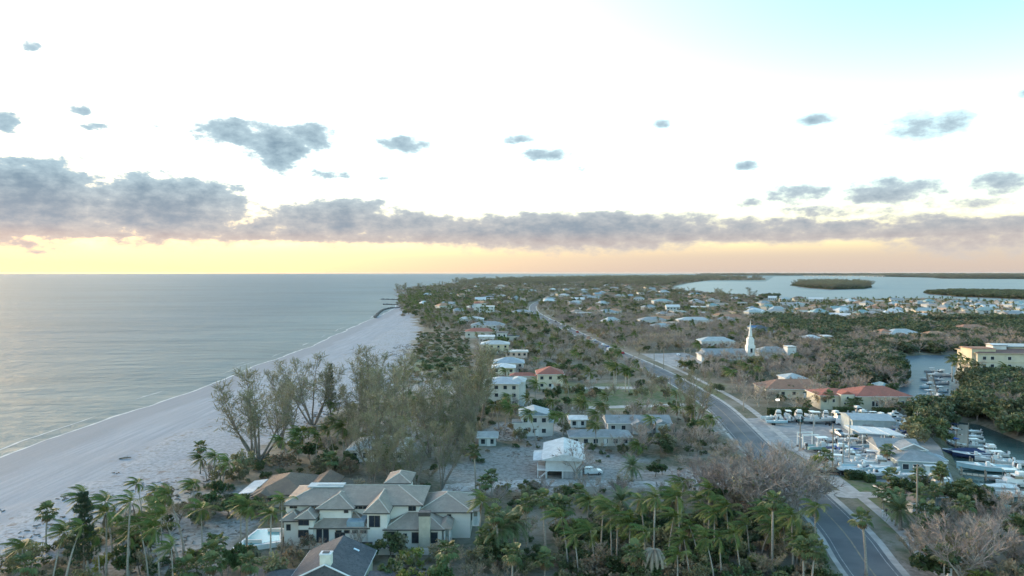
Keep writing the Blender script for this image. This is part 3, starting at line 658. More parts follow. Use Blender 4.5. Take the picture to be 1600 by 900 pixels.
# ------------------------------------------------------------------ buildings
def roofmat(name, c, c2, line=2.2, rough=.75, axis='Y'):
    """tile or seam courses as fine relief"""
    m = mat(name, c, c2, .6, rough=rough, c3=tuple(x * .8 for x in c)); t = m.node_tree; b = t.nodes['Principled BSDF']
    tcn = N(t, 'ShaderNodeTexCoord'); w = N(t, 'ShaderNodeTexWave', wave_type='BANDS', bands_direction=axis); w.inputs['Scale'].default_value = line; w.inputs['Distortion'].default_value = .3
    t.links.new(tcn.outputs['Object'], w.inputs['Vector']); bn = N(t, 'ShaderNodeBump'); bn.inputs['Strength'].default_value = .7; bn.inputs['Distance'].default_value = .06
    t.links.new(w.outputs['Fac'], bn.inputs['Height']); t.links.new(bn.outputs[0], b.inputs['Normal']); return m
RM = {'tan': roofmat('roof_tan_tile', (.315, .26, .215), (.255, .21, .178)), 'slate': roofmat('roof_dark_shingle', (.065, .072, .082), (.095, .10, .11)),
      'brown': roofmat('roof_brown_shingle', (.20, .145, .105), (.15, .11, .085)), 'white': roofmat('roof_white_metal', (.54, .555, .56), (.42, .435, .44), 1.2, .5, 'X'),
      'grey': roofmat('roof_grey_shingle', (.27, .29, .30), (.20, .22, .23)), 'bluegrey': roofmat('roof_bluegrey_metal', (.26, .32, .36), (.20, .25, .29), 1.2, .55, 'X'),
      'red': roofmat('roof_red_tile', (.34, .12, .085), (.25, .095, .07)), 'terra': roofmat('roof_terracotta', (.33, .17, .11), (.25, .135, .09)),
      'pale': roofmat('roof_pale_metal', (.36, .385, .39), (.27, .295, .30), 1.2, .5, 'X'), 'blue': roofmat('roof_blue_tarp', (.06, .16, .30), (.05, .10, .18)),
      'maroon': roofmat('roof_maroon_tile', (.21, .12, .10), (.16, .10, .085)), 'orange': roofmat('roof_orange_tile', (.38, .22, .13), (.29, .17, .11)), 'aqua': roofmat('roof_aqua_metal', (.22, .31, .31), (.17, .24, .25), 1.2, .5, 'X')}
WMAT = {'cream': mat('wall_cream', (.54, .49, .38), (.46, .42, .33), .3), 'white': mat('wall_white', (.54, .54, .53), (.44, .44, .435), .3), 'grey': mat('wall_grey', (.44, .46, .46), (.36, .38, .38), .3),
        'beige': mat('wall_beige', (.50, .46, .40), (.43, .40, .35), .3), 'stone': mat('wall_pale_stucco', (.66, .635, .59), (.57, .55, .51), .25), 'teal': mat('wall_teal', (.30, .38, .40), (.25, .32, .34), .4),
        'pink': mat('wall_pink', (.52, .40, .35), (.45, .35, .30), .3), 'yellow': mat('wall_yellow', (.52, .46, .33), (.45, .40, .29), .3), 'chim': mat('chimney_stucco', (.44, .41, .33), (.36, .34, .28), .8)}
glass_m = mat('window_glass', (.018, .025, .032), (.035, .045, .055), 1.0, rough=.12, spec=.6)
shutter_m = mat('dark_shutter', (.012, .02, .035), (.02, .03, .045), 4, rough=.5)
frame_m = mat('white_trim', (.62, .63, .62), (.54, .55, .54), 1, rough=.6)
dark_trim = mat('dark_trim', (.075, .072, .07), (.055, .053, .05), 1, rough=.6)
metal_m = mat('grey_metal', (.30, .32, .33), (.24, .26, .27), 1, rough=.45, metal=.3)
wood_m = mat('weathered_wood', (.25, .20, .15), (.17, .14, .11), 2, rough=.9)
pine_pole_m = mat('utility_pole_wood', (.26, .23, .19), (.18, .155, .13), 2, stretch=(1, 1, .2), rough=.9)
WIN_CACHE = {}
def window(parent, x, y, z, w, h, face, pane=glass_m, frame=frame_m, simple=False, name='window'):
    """face: 'S' looks to -y, 'N' +y, 'W' -x, 'E' +x (house axes)"""
    key = (round(w, 1), round(h, 1), pane.name, frame.name, simple)
    if key not in WIN_CACHE:
        if simple: WIN_CACHE[key] = (MB().box((0, 0, 0), (w, .08, h)).mesh(name, pane), None)
        else:
            f = MB(); k = .09
            f.box((0, 0, h / 2 + k / 2), (w + 2 * k, .12, k)).box((0, 0, -h / 2 - k / 2), (w + 2 * k, .14, k)).box((-w / 2 - k / 2, 0, 0), (k, .12, h)).box((w / 2 + k / 2, 0, 0), (k, .12, h))
            if w > 1.5: f.box((0, 0, 0), (.06, .10, h))
            WIN_CACHE[key] = (f.mesh(name, frame), MB().box((0, .01, 0), (w, .06, h)).mesh('pane', pane))
    me_, pn = WIN_CACHE[key]; rz = {'S': 0, 'N': math.pi, 'E': math.pi / 2, 'W': -math.pi / 2}[face]
    o = put(name, me_, parent, (x, y, z), rz)
    if pn: put('pane', pn, o)
    return o
def roof_mesh(kind, w, d, rise, over, th=.2):
    W, D = w / 2 + over, d / 2 + over; mb = MB(); rd = []
    if kind == 'flat':
        mb.box((0, 0, th / 2), (2 * W, 2 * D, th)); mb.box((0, 0, th + .05), (2 * W - .5, 2 * D - .5, .12)); return mb, rd
    e = [(-W, -D, 0), (W, -D, 0), (W, D, 0), (-W, D, 0)]; lo = [(x, y, -th) for x, y, _ in e]
    if kind == 'hip':
        if W >= D: a, b = (-(W - D * .95), 0, rise), (W - D * .95, 0, rise)
        else: a, b = (0, -(D - W * .95), rise), (0, D - W * .95, rise)
        vs = e + lo + [a, b]
        top = [(0, 1, 9, 8), (2, 3, 8, 9), (1, 2, 9), (3, 0, 8)] if W >= D else [(1, 2, 9, 8), (3, 0, 8, 9), (0, 1, 8), (2, 3, 9)]
        rd = [(a, b)] + ([(e[0], a), (e[3], a), (e[1], b), (e[2], b)] if W >= D else [(e[0], a), (e[1], a), (e[2], b), (e[3], b)])
    elif kind == 'gable_x':
        a, b = (-W, 0, rise), (W, 0, rise); vs = e + lo + [a, b]; top = [(0, 1, 9, 8), (2, 3, 8, 9), (1, 2, 9), (3, 0, 8)]; rd = [(a, b)]
    else:
        a, b = (0, -D, rise), (0, D, rise); vs = e + lo + [a, b]; top = [(1, 2, 9, 8), (3, 0, 8, 9), (0, 1, 8), (2, 3, 9)]; rd = [(a, b)]
    mb.add(vs, top + [(7, 6, 5, 4), (4, 5, 1, 0), (5, 6, 2, 1), (6, 7, 3, 2), (7, 4, 0, 3)]); return mb, rd
def block(parent, x0, x1, y0, y1, z0, eave, roof, rise, wallm, roofm, over=.6, ridge=False, fascia=None, name='wall'):
    """one volume of a house in the house's own axes"""
    cx, cy, w, d = (x0 + x1) / 2, (y0 + y1) / 2, x1 - x0, y1 - y0
    mb = MB(); mb.box((cx, cy, (z0 + eave) / 2), (w, d, eave - z0))
    mb.build(name, wallm, parent)
    if roof:
        rm, rd = roof_mesh(roof, w, d, rise, over); ro = rm.build('roof', roofm, parent, (cx, cy, eave + .21))
        W, D = w + 2 * over + .04, d + 2 * over + .04
        f = MB(); f.box((0, -D / 2, -.11), (W, .05, .2)).box((0, D / 2, -.11), (W, .05, .2)).box((-W / 2, 0, -.11), (.05, D, .2)).box((W / 2, 0, -.11), (.05, D, .2))
        f.build('fascia', fascia or dark_trim, ro)
        if ridge and rd:
            c = MB()
            for a, b in rd: c.tube([a, b], .11, 5)
            c.build('ridge_cap', ridge, ro)
        return ro
FOOT = []          # footprints kept clear of trees: (x, y, radius)
def keep_clear(x0, x1, y0, y1):
    n = max(1, int(max(x1 - x0, y1 - y0) / 6)); 
    for i in range(n + 1):
        for j in range(max(1, int((y1 - y0) / 6)) + 1):
            FOOT.append((x0 + (x1 - x0) * i / max(1, n), y0 + (y1 - y0) * j / max(1, int((y1 - y0) / 6)), 3.5))

# ---- the mansion: built in its own axes, origin on the ground in front of it
def mansion():
    ox, oy = -27.0, 124.0
    e = empty('mansion', (ox, oy, 0), 0, 'sprawling pale stucco mansion with tan tiled hip roofs and dark shutters beside the pool', 'house')
    Wl, Rf = WMAT['stone'], RM['tan']; ridge = mat('ridge_tile', (.44, .40, .35), (.36, .33, .29), 2)
    X = lambda px, Y: (px - 800) * Y / F - ox
    def B(pl, pr, Y, d, eave, roof, rise, z0=0.0, over=.6): return block(e, X(pl, Y), X(pr, Y), Y - oy, Y - oy + d, z0, eave, roof, rise, Wl, Rf, over, ridge)
    B(444, 654, 128.2, 10, 6.75, 'hip', 2.0, over=.8)
    B(497, 547, 126.5, 7, 6.55, 'hip', 1.75)
    B(572, 603, 124.4, 9, 6.55, 'hip', 1.9)
    B(464, 487, 124.4, 6, 5.45, 'hip', 1.0)
    B(486.5, 571.5, 124.9, 6, 3.65, 'hip', 1.7)
    B(602.5, 689, 124.7, 7.2, 3.45, 'hip', 1.8)
    B(441, 464.5, 125.8, 6, 4.6, 'hip', 1.2)
    B(653.5, 734, 129.6, 10, 4.9, 'hip', 2.0)
    B(604, 637, 138.3, 6, 7.7, 'hip', 1.3)
    sk = MB().box((X(508, 133), 133.5 - oy, 8.84), (6.8, 2.6, .2)); sk.build('flat_roof_deck', mat('pale_blue_membrane', (.30, .36, .38), (.25, .31, .33), .5, rough=.4), e)
    ch = MB().box((X(662.5, 124), .05, 3.15), (2.0, 1.3, 6.3)).build('chimney', WMAT['chim'], e); MB().box((X(662.5, 124), .05, 6.65), (2.15, 1.45, .7)).build('chimney_cap', dark_trim, ch)
    fr = lambda px, Y: X(px, Y)
    def W_(px, yy, w, h, Y, pane=glass_m, frame=dark_trim): window(e, fr(px, Y), Y - oy - .04, 50 - (yy - Y0) * Y / F, w, h, 'S', pane, frame)
    for px in (496.5, 507): W_(px, 840.5, .85, 2.3, 124.9, shutter_m)
    for px in (579, 588): W_(px, 817.5, .8, 1.9, 124.4, shutter_m)
    W_(472, 819, 1.75, .95, 124.4, shutter_m); W_(471.5, 837, 1.7, 1.2, 124.4)
    for px in (527, 540, 553, 566): W_(px, 834, .9, .4, 124.9)
    for px in (525, 533): W_(px, 842.5, .75, 1.6, 124.9)
    W_(508, 797, .9, .4, 126.5); W_(526, 797, 1.7, .4, 126.5); W_(539, 799.5, .65, .9, 126.5)
    for px in (554, 561.5, 569): W_(px, 793, .62, .95, 128.2)
    W_(609, 836.5, 1.7, .45, 124.7); W_(631.5, 840, .55, .6, 124.7)
    for px in (648, 677): W_(px, 843.5, 1.2, 1.8, 124.7)
    W_(701, 809, .6, .5, 129.6); W_(640, 795, .55, 1.2, 128.2); W_(646, 795, .5, 1.2, 128.2); W_(448, 827, .6, .9, 125.8)
    for (px, dz) in ((453, 0), (459, 0)): W_(px, 793.5, .5, .6, 128.2)
    # terrace over the front range
    tr = MB().box((X(556, 126), 2.3, 4.35), (3.2, 3.4, 1.1)); tr.build('roof_terrace', mat('terrace_blue_tile', (.26, .33, .38), (.2, .27, .31), 1, rough=.5), e)
    # corner loggias with posts and railings
    for (pl, pr, Y, z, h) in ((690, 703, 124.9, 0.25, 3.2), (735, 748, 130.2, 2.0, 2.9)):
        x0, x1 = X(pl, Y), X(pr, Y); y0 = Y - oy
        MB().box(((x0 + x1) / 2, y0 + 2.4, z + .1), (x1 - x0, 4.6, .22)).build('balcony_floor', Wl, e)
        ro, _ = roof_mesh('hip', x1 - x0, 4.6, .9, .5); ro.build('porch_roof', Rf, e, ((x0 + x1) / 2 - .15, y0 + 2.4, z + h + .25))
        for (px_, py_) in ((x1 - .15, y0 + .3), (x1 - .15, y0 + 4.4), (x1 - .15, y0 + 2.4), (x0 + .4, y0 + .3)): MB().box((px_, py_, z + h / 2 + .1), (.26, .26, h - .1)).build('post', frame_m, e)
        rl = MB().box((x1 - .12, y0 + 2.4, z + 1.1), (.06, 4.2, .07))
        for k in range(10): rl.box((x1 - .12, y0 + .6 + k * .42, z + .65), (.04, .04, .9))
        rl.build('railing', frame_m, e)
    window(e, X(735, 130) + .05, 8.5, 3.6, 1.0, 2.0, 'E', glass_m, dark_trim); window(e, X(689, 125) + .05, 3.0, 1.8, 1.0, 2.0, 'E', glass_m, dark_trim)
    MB().box((X(572, 123.6), -1.2, 1.0), (2.2, .15, 1.8)).build('gate', dark_trim, e)
    MB().box((X(600, 123.4), -2.2, .55), (22, .18, 1.1)).build('garden_wall', Wl, e)
    keep_clear(-42.5, -8, 123.5, 141)
    # pool terrace on the beach side
    p = empty('swimming_pool', (-50, 130, 0), 0, 'raised infinity pool with white rim on the beach side of the mansion', 'pool')
    c = [P(x, y, .9) for x, y in ((360, 858), (402, 826), (441, 824), (441, 846))]; q = [(v.x + 50, v.y - 130) for v in c]
    MB().prism(q, -.1, .86).build('basin', frame_m, p)
    ctr = (sum(a[0] for a in q) / 4, sum(a[1] for a in q) / 4); inn = [(ctr[0] + (a[0] - ctr[0]) * .86, ctr[1] + (a[1] - ctr[1]) * .82) for a in q]
    MB().prism(inn, .8, .9).build('pool_water', mat('pool_water', (.16, .38, .40), (.13, .32, .35), .3, rough=.1, spec=.5), p)
    for (px, py) in ((395, 856), (432, 838)):
        v = P(px, py); s = MB(); s.box((v.x + 50, v.y - 130, .75), (3.2, .3, 1.5)); s.build('terrace_wall', Wl, p)
    keep_clear(-56, -43, 122, 136)
mansion()

def dark_house():
    e = empty('house', (-28.4, 109.5, 0), 0, 'house with dark slate gable roof, cream gable end and square white chimney', 'house')
    block(e, -5.0, 5.0, -4.6, 6.0, 0, 3.0, 'gable_y', 2.5, WMAT['cream'], RM['slate'], .6, fascia=frame_m)
    block(e, -11.5, -5.0, -7, -.5, 0, 2.6, 'hip', 1.2, WMAT['cream'], RM['slate'], .5, fascia=frame_m)
    block(e, 6.2, 17, -3.5, -1.0, 0, 2.4, 'flat', 0, WMAT['grey'], RM['slate'], .3)
    g_ = MB(); g_.add([(-5.0, -4.62, 3.0), (5.0, -4.62, 3.0), (0, -4.62, 5.25)], [(0, 1, 2)]); g_.build('gable_end', WMAT['cream'], e)
    b_ = MB(); b_.tube([(-5.7, -5.3, 3.02), (0, -5.3, 5.72)], .14, 4).tube([(0, -5.3, 5.72), (5.7, -5.3, 3.02)], .14, 4); b_.build('barge_board', frame_m, e)
    ch = MB().box((0.0, -4.3, 4.2), (1.65, 1.3, 5.7)).build('chimney', mat('chimney_white', (.66, .64, .56), (.58, .56, .48), 1), e)
    MB().box((0, -4.3, 7.1), (1.8, 1.45, .16)).build('chimney_cap', frame_m, ch); MB().box((0, -4.3, 7.24), (1.0, .7, .12)).build('flue', dark_trim, ch)
    s = MB().box((0, 0, 0), (1.0, .45, .1)).build('skylight', mat('skylight_glass', (.45, .58, .66), (.4, .5, .58), 1, rough=.2), e, (2.9, 3.4, 4.52)); s.rotation_euler = (0, R(24), R(0))
    window(e, -2.6, -4.66, 1.5, 1.2, 1.3, 'S'); window(e, 2.6, -4.66, 1.5, 1.2, 1.3, 'S')
    keep_clear(-40, -22, 103, 116)
dark_house()

def brown_house():
    e = empty('house', (-49, 150, 0), 0, 'low house with brown shingle roof and a white metal patio roof by the beach', 'house')
    block(e, -5.6, 4.4, -3.2, 9.5, 0, 2.7, 'hip', 2.3, WMAT['beige'], RM['brown'], .8)
    block(e, 4.4, 9.6, -2.0, 9.0, 0, 2.6, 'gable_y', 1.6, WMAT['beige'], RM['brown'], .7)
    g_, _ = roof_mesh('gable_y', 3.4, 3.0, 1.0, .3); g_.build('porch_roof', RM['brown'], e, (-3.9, -3.4, 2.75))
    s = MB().box((0, 0, 0), (3.2, 9.5, .14)).build('patio_roof', RM['white'], e, (-8.0, 2.2, 2.75)); s.rotation_euler = (0, R(-7), 0)
    for y in (-2.2, 2.2, 6.4): MB().box((-9.3, y, 1.3), (.14, .14, 2.6)).build('post', frame_m, e)
    for x in (-2.5, 0, 2.5): window(e, x, -3.24, 1.5, 1.2, 1.1, 'S')
    window(e, 7, -2.04, 1.5, 1.4, 1.1, 'S'); keep_clear(-59, -39, 147, 160)
brown_house()

def stilt_house():
    v = P(877, 749); e = empty('stilt_house', (v.x, v.y, 0), R(-4), 'white gabled beach house raised on stilts over grey lattice', 'house')
    w = WMAT['white']
    MB().box((.6, 8.2, 3.35), (8.8, 15.5, 2.7)).build('wall', w, e)
    ro, _ = roof_mesh('gable_y', 9.6, 16.4, 1.5, .5); ro.build('roof', RM['white'], e, (.6, 8.2, 4.75))
    r2, _ = roof_mesh('gable_x', 5.2, 9.0, .75, .35); o = r2.build('porch_roof', RM['white'], e, (-4.0, 7.6, 4.05)); o.rotation_euler = (0, R(-6), 0)
    g_ = MB().add([(-3.8, .43, 4.7), (5.0, .43, 4.7), (.6, .43, 6.1)], [(0, 1, 2)]); g_.build('gable_end', w, e)
    MB().box((.6, 8.2, 1.93), (9.0, 15.7, .16)).build('floor_beam', frame_m, e)
    for x in (-3.7, .3, 4.9):
        for y in (.7, 5.8, 10.8, 15.6): MB().box((x, y, .95), (.35, .35, 1.9)).build('stilt', w, e)
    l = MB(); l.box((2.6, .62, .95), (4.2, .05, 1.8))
    l.build('lattice_shade_sheet', mat('lattice_shade', (.11, .12, .125), (.085, .09, .095), 2), e)  # dark sheet behind the slats, shade under the floor put into its colour
    for k in range(14): MB().box((.65 + k * .3, .55, .95), (.15, .06, 1.8)).build('slat', WMAT['white'], e)
    MB().box((-1.6, 3.2, .9), (3.6, .1, 1.8)).build('recess_shade_sheet', dark_trim, e)  # dark sheet added in place of the shade in the recess below
    MB().box((-4.6, 4.6, 1.9), (2.6, 7.5, .18)).build('deck', frame_m, e)
    for k in range(7): MB().box((-4.0 + k * .32 - 1.2, .5, .25 + k * .27), (.34, 1.1, .08)).build('step', frame_m, e)
    rl = MB().box((-5.8, 4.6, 2.9), (.08, 7.5, .08)).box((-4.6, .9, 2.9), (2.4, .08, .08))
    for k in range(8): rl.box((-5.8, 1.0 + k, 2.45), (.07, .07, .95))
    rl.build('railing', frame_m, e)
    MB().box((-3.9, 4.0, 3.3), (.05, 5.5, 2.2)).build('sliding_door', glass_m, e)
    for x in (-5.7, -3.5): MB().box((x, .9, 1.0), (.16, .16, 2.0)).build('post', frame_m, e)
    keep_clear(v.x - 6, v.x + 6, v.y - 1, v.y + 18)
stilt_house()

import re
HOUSES = []; HNEAR = []
def H(pl, pr, yb, depth, eave, roof, rise, rm, wm, label, rz=0.0, wins=3, floors=1, extra=None, cat='house', name='house', group=None, zb=0.0, over=.6, simple=True):
    a, b = P(pl, yb), P(pr, yb); w = b.x - a.x; e = empty(name, ((a.x + b.x) / 2, a.y, 0), R(rz), label, cat, group)
    block(e, -w / 2, w / 2, 0, depth, -.1, eave, roof, rise, WMAT[wm], RM[rm], over, fascia=frame_m)
    fh = eave / floors
    for f in range(floors):
        for k in range(wins):
            x = -w / 2 + w * (k + .5) / wins; window(e, x, -.03, f * fh + fh * .55, min(1.3, w / wins * .45), 1.3, 'S', simple=simple)
        window(e, -w / 2 - .03, depth * .4, f * fh + fh * .55, 1.1, 1.3, 'W', simple=simple); window(e, w / 2 + .03, depth * .4, f * fh + fh * .55, 1.1, 1.3, 'E', simple=simple)
    MB().box((w * .08, -.05, 1.05), (.95, .09, 2.1)).build('door', frame_m, e)
    for (x0, x1, y0, y1, ev, rf, rs, rmm, wmm) in (extra or []): block(e, x0, x1, y0, y1, -.1, ev, rf, rs, WMAT[wmm], RM[rmm], .5, fascia=frame_m)
    r_ = max(w, depth) * .62; keep_clear(a.x - 1, b.x + 1, a.y - 1.5, a.y + depth + 1); HOUSES.append((e.location.x, e.location.y + depth / 2)); HNEAR.append((e.location.x, e.location.y + depth / 2, re.split(' (?:behind|beside|near|hidden|between|among|by|above|in|partly|beyond|showing|at|before) ', label)[0])); return e
H(814, 857, 682, 9, 6.4, 'gable_y', 1.3, 'bluegrey', 'white', 'tall narrow white house with blue-grey gable roof behind the stilt house', wins=3, floors=2, extra=[(-6.4, -4.2, -1.2, 3, 4.2, 'flat', 0, 'grey', 'white'), (4.1, 5.6, .5, 5, 4.0, 'hip', .6, 'bluegrey', 'white')], simple=False)
H(950, 1047, 676, 8, 2.9, 'gable_x', 1.7, 'grey', 'grey', 'long grey ranch house with several grey gable roofs beside the palms', wins=6, extra=[(-2.2, 1.6, -2.4, 2, 2.9, 'gable_y', 1.0, 'grey', 'white'), (5.0, 9.0, -1.6, 3, 2.8, 'gable_y', 1.1, 'grey', 'grey')], simple=False)
H(892, 985, 697, 7, 2.6, 'hip', 1.3, 'grey', 'beige', 'low house with worn grey hip roof hidden by brown brush', wins=6, simple=False)
H(748, 775, 697, 6, 2.4, 'gable_x', 1.0, 'pale', 'grey', 'small grey shed with pale roof beside the brown brush pile', wins=2)
H(891, 916, 668, 6, 2.5, 'gable_x', .7, 'white', 'white', 'small white cottage with open porch between the palms', wins=2)
H(755, 810, 636, 13, 8.6, 'hip', 1.6, 'bluegrey', 'beige', 'three-storey beige beach house with blue-grey metal roof', wins=4, floors=3, extra=[(3.0, 8.2, 3, 12, 8.9, 'hip', 1.2, 'pale', 'white')], rz=-6)
H(770, 804, 593, 9, 5.4, 'hip', 1.4, 'white', 'cream', 'cream house with bright white hip roof', wins=3, floors=2)
H(840, 880, 608, 12, 6.2, 'hip', 2.6, 'red', 'cream', 'cream villa with bright red tiled hip roof', wins=3, floors=2, extra=[(-17, -6, 6, 11, 4.6, 'hip', 1.2, 'red', 'beige')])
H(772, 818, 582, 12, 4.6, 'hip', 2.2, 'bluegrey', 'white', 'house with broad blue-grey hip roof behind the white-roofed house', wins=4, floors=2)
H(790, 824, 566, 8, 5.6, 'flat', 0, 'pale', 'pink', 'flat-roofed beige box house behind the blue-grey roof', wins=4, floors=2)
H(752, 795, 553, 12, 5.8, 'hip', 1.8, 'pale', 'yellow', 'yellow house with pale metal hip roof', wins=4, floors=2)
H(776, 792, 536, 9, 7.0, 'flat', 0, 'slate', 'white', 'white cube house with dark flat roof', wins=2, floors=2, extra=[(4, 12, 1, 9, 4.6, 'hip', 1.0, 'slate', 'beige')])
H(748, 772, 538, 10, 5.2, 'gable_x', .8, 'white', 'white', 'white house with shallow white roof beside the white cube house', wins=3)
H(727, 772, 528, 12, 4.6, 'hip', 2.4, 'red', 'beige', 'house with dark red tiled roof near the beach scrub', wins=4)
H(736, 788, 518, 16, 5.0, 'hip', 3.0, 'grey', 'white', 'large house with broad grey hip roof behind the red roof', wins=5, floors=2)
H(715, 755, 507, 14, 5.0, 'hip', 2.0, 'pale', 'grey', 'house with pale grey hip roof among palms', wins=4)
H(742, 772, 491, 16, 9.0, 'flat', 0, 'white', 'white', 'large white villa with flat roof and red-capped tower', wins=5, floors=3, extra=[(-13, -4, 2, 12, 12.5, 'hip', 2.4, 'red', 'white')])
H(800, 832, 494, 15, 4.5, 'hip', 2.4, 'grey', 'beige', 'house with grey hip roof beside the road near the far palms', wins=4)
H(545, 632, 722, 12, 3.2, 'hip', 2.2, 'pale', 'white', 'white house with pale roof hidden in the casuarina thicket', wins=5)
# east of the road
H(1096, 1148, 545, 12, 4.8, 'hip', 2.4, 'pale', 'white', 'long white house with pale roof behind dark palms', wins=6)
H(1176, 1212, 528, 15, 5.0, 'hip', 3.6, 'slate', 'grey', 'dark-roofed house partly covered by a blue tarpaulin', wins=3, extra=[(-8, 1, 6, 14, 7.2, 'gable_x', 1.4, 'blue', 'grey')])
H(1392, 1442, 533, 16, 5.0, 'hip', 3.2, 'pale', 'white', 'white house with large pale hip roof above the mangroves', wins=5)
H(1377, 1396, 532, 10, 6.0, 'hip', 2.0, 'terra', 'orange' if 'orange' in WMAT else 'pink', 'terracotta house with chimney beside the pale hip roof', wins=2, floors=2)
H(1502, 1552, 524, 16, 5.0, 'hip', 3.0, 'terra', 'pink', 'pink house with terracotta roof by the canal', wins=5)
H(1448, 1490, 534, 14, 4.0, 'hip', 3.0, 'orange', 'beige', 'low house with orange-tan tile roof among bare trees', wins=4)
H(1198, 1300, 622, 14, 3.4, 'hip', 2.9, 'terra', 'cream', 'low house with broad terracotta roof behind bare trees', wins=6)
H(1228, 1260, 606, 9, 4.0, 'hip', 1.6, 'pale', 'white', 'house with pale roof showing behind the terracotta roof', wins=3)
H(1378, 1392, 614, 7, 2.6, 'hip', 1.2, 'aqua', 'white', 'small boathouse with aqua roof at the lagoon bank', wins=1)
H(1001, 1042, 509, 15, 5.0, 'hip', 2.8, 'grey', 'white', 'white house with grey hip roof among bare trees by the road', wins=5)
H(1062, 1114, 509, 16, 5.0, 'hip', 2.6, 'pale', 'white', 'wide white house with pale roof beyond the bare trees', wins=6)
H(1132, 1168, 504, 16, 4.6, 'hip', 3.0, 'terra', 'pink', 'house with faded terracotta roof beyond the church', wins=4)
H(1022, 1052, 476, 22, 5, 'hip', 3.4, 'aqua', 'white', 'house with aqua metal hip roof near the bay', wins=4)
H(1258, 1284, 540, 9, 5, 'hip', 1.8, 'white', 'white', 'white house with white roof in the mangrove edge', wins=3)
H(1288, 1300, 537, 8, 5, 'flat', 0, 'white', 'white', 'small white flat-roofed house in the mangrove edge', wins=2)

# cream hall with red roof
def red_hall():
    a, b = P(1284, 641), P(1424, 641); w = b.x - a.x; e = empty('hall', ((a.x + b.x) / 2, a.y, 0), 0, 'long cream hall with faded red tiled roof and arched window facing the boat yard', 'building')
    block(e, -w / 2, -2.5, 1.0, 13, 0, 5.0, 'hip', 1.7, WMAT['cream'], RM['red'], .5, fascia=frame_m); block(e, -3.5, w / 2, 0, 14, 0, 4.9, 'hip', 2.7, WMAT['cream'], RM['red'], .7, fascia=frame_m)
    block(e, -9.5, -5.0, -.6, 4, 0, 5.6, 'gable_y', 1.2, WMAT['cream'], RM['red'], .15, fascia=frame_m)
    for x in (-14.5, -11.5): window(e, x, .96, 3.3, .9, 1.2, 'S')
    for x in (-8.2, -7.2, -6.2): window(e, x, -.64, 2.6, .6, .7, 'S')
    window(e, -7.2, -.64, 4.6, .8, .9, 'S')
    for x in (2.4, 3.7, 13.0): window(e, x, -.04, 2.4, 1.0, 1.8, 'S', pane=glass_m)
    fw = window(e, 8.3, -.04, 2.3, 1.1, 1.7, 'S'); ar = MB()
    ar.add([(math.cos(t_) * .62, -.04, .85 + math.sin(t_) * .62) for t_ in np.linspace(0, math.pi, 9)], [tuple(range(9))]); ar.build('arch', glass_m, fw)
    MB().box((-4.6, -.75, 1.3), (1.0, .1, 2.6)).build('door', WMAT['yellow'], e)
    keep_clear(a.x - 1, b.x + 1, a.y - 2, a.y + 15)
red_hall()
def hotel():
    a = P(1527, 592); e = empty('apartment_block', (a.x, a.y, 0), R(-6), 'cream three-storey block with maroon tiled roof above the mangroves', 'building')
    z3 = 12.0; block(e, 0, 48, 0, 18, 0, z3, 'hip', 1.6, WMAT['cream'], RM['maroon'], .8, fascia=WMAT['yellow'])
    block(e, -1.5, 9, 2, 12, 0, z3 + 1.6, 'flat', 0, WMAT['yellow'], RM['terra'], .4, fascia=WMAT['yellow']); block(e, 18, 60, 8, 22, 0, z3 + 2.2, 'flat', 0, WMAT['cream'], RM['pale'], .4)
    block(e, 10, 16, 6, 12, 0, z3 + 3.2, 'gable_x', .6, WMAT['white'], RM['white'], .4)
    MB().box((24, -.1, 8.0), (48.3, .25, .35)).build('cornice', WMAT['yellow'], e)
    for x in (3, 6.5, 14, 22, 30, 38):
        for z_ in (2.4, 6.2, 9.8): window(e, x, -.05 if x > 9 else -.05, z_, 1.5, 1.5, 'S')
    for y in (6, 10): window(e, -1.54, y, 8.4, 1.2, 1.4, 'W')
    keep_clear(a.x - 2, a.x + 60, a.y - 2, a.y + 24)
hotel()
def church():
    v = P(1172, 562); e = empty('church', (v.x, v.y, 0), 0, 'church with slender white steeple on a stepped white tower and grey roofs', 'church')
    s = v.y / F
    MB().box((0, 0, 4.2), (4.4, 4.4, 8.4)).build('tower_base', frame_m, e); MB().box((0, 0, 10.3), (3.4, 3.4, 3.8)).build('belfry', frame_m, e)
    MB().box((0, 0, 12.6), (2.4, 2.4, .9)).build('plinth', frame_m, e)
    sp_ = MB(); n = 8; sp_.add([(1.15 * math.cos(2 * math.pi * k / n), 1.15 * math.sin(2 * math.pi * k / n), 13.4) for k in range(n)] + [(.42 * math.cos(2 * math.pi * k / n), .42 * math.sin(2 * math.pi * k / n), 19.0) for k in range(n)] + [(0, 0, 23.0)], [(k, (k + 1) % n, n + (k + 1) % n, n + k) for k in range(n)] + [(n + k, n + (k + 1) % n, 2 * n) for k in range(n)])
    sp_.build('steeple', frame_m, e)
    block(e, -26, -3, -3, 11, 0, 2.6, 'gable_x', 3.2, WMAT['white'], RM['grey'], .7, fascia=frame_m); block(e, 6, 24, 2, 14, 0, 4.0, 'hip', 2.6, WMAT['white'], RM['grey'], .7, fascia=frame_m)
    block(e, -30, -24, -8, 2, 0, 3.6, 'hip', 1.8, WMAT['white'], RM['grey'], .6, fascia=frame_m); block(e, 21, 26, -1, 5, 0, 7.2, 'flat', 0, WMAT['white'], RM['white'], .1)
    for x in (-22, -18, -14, -10, -6): window(e, x, -3.04, 2.2, 1.1, 2.2, 'S', simple=True)
    window(e, 0, -2.24, 5.5, 1.2, 2.4, 'S', simple=True); keep_clear(v.x - 30, v.x + 27, v.y - 8, v.y + 14)
church()
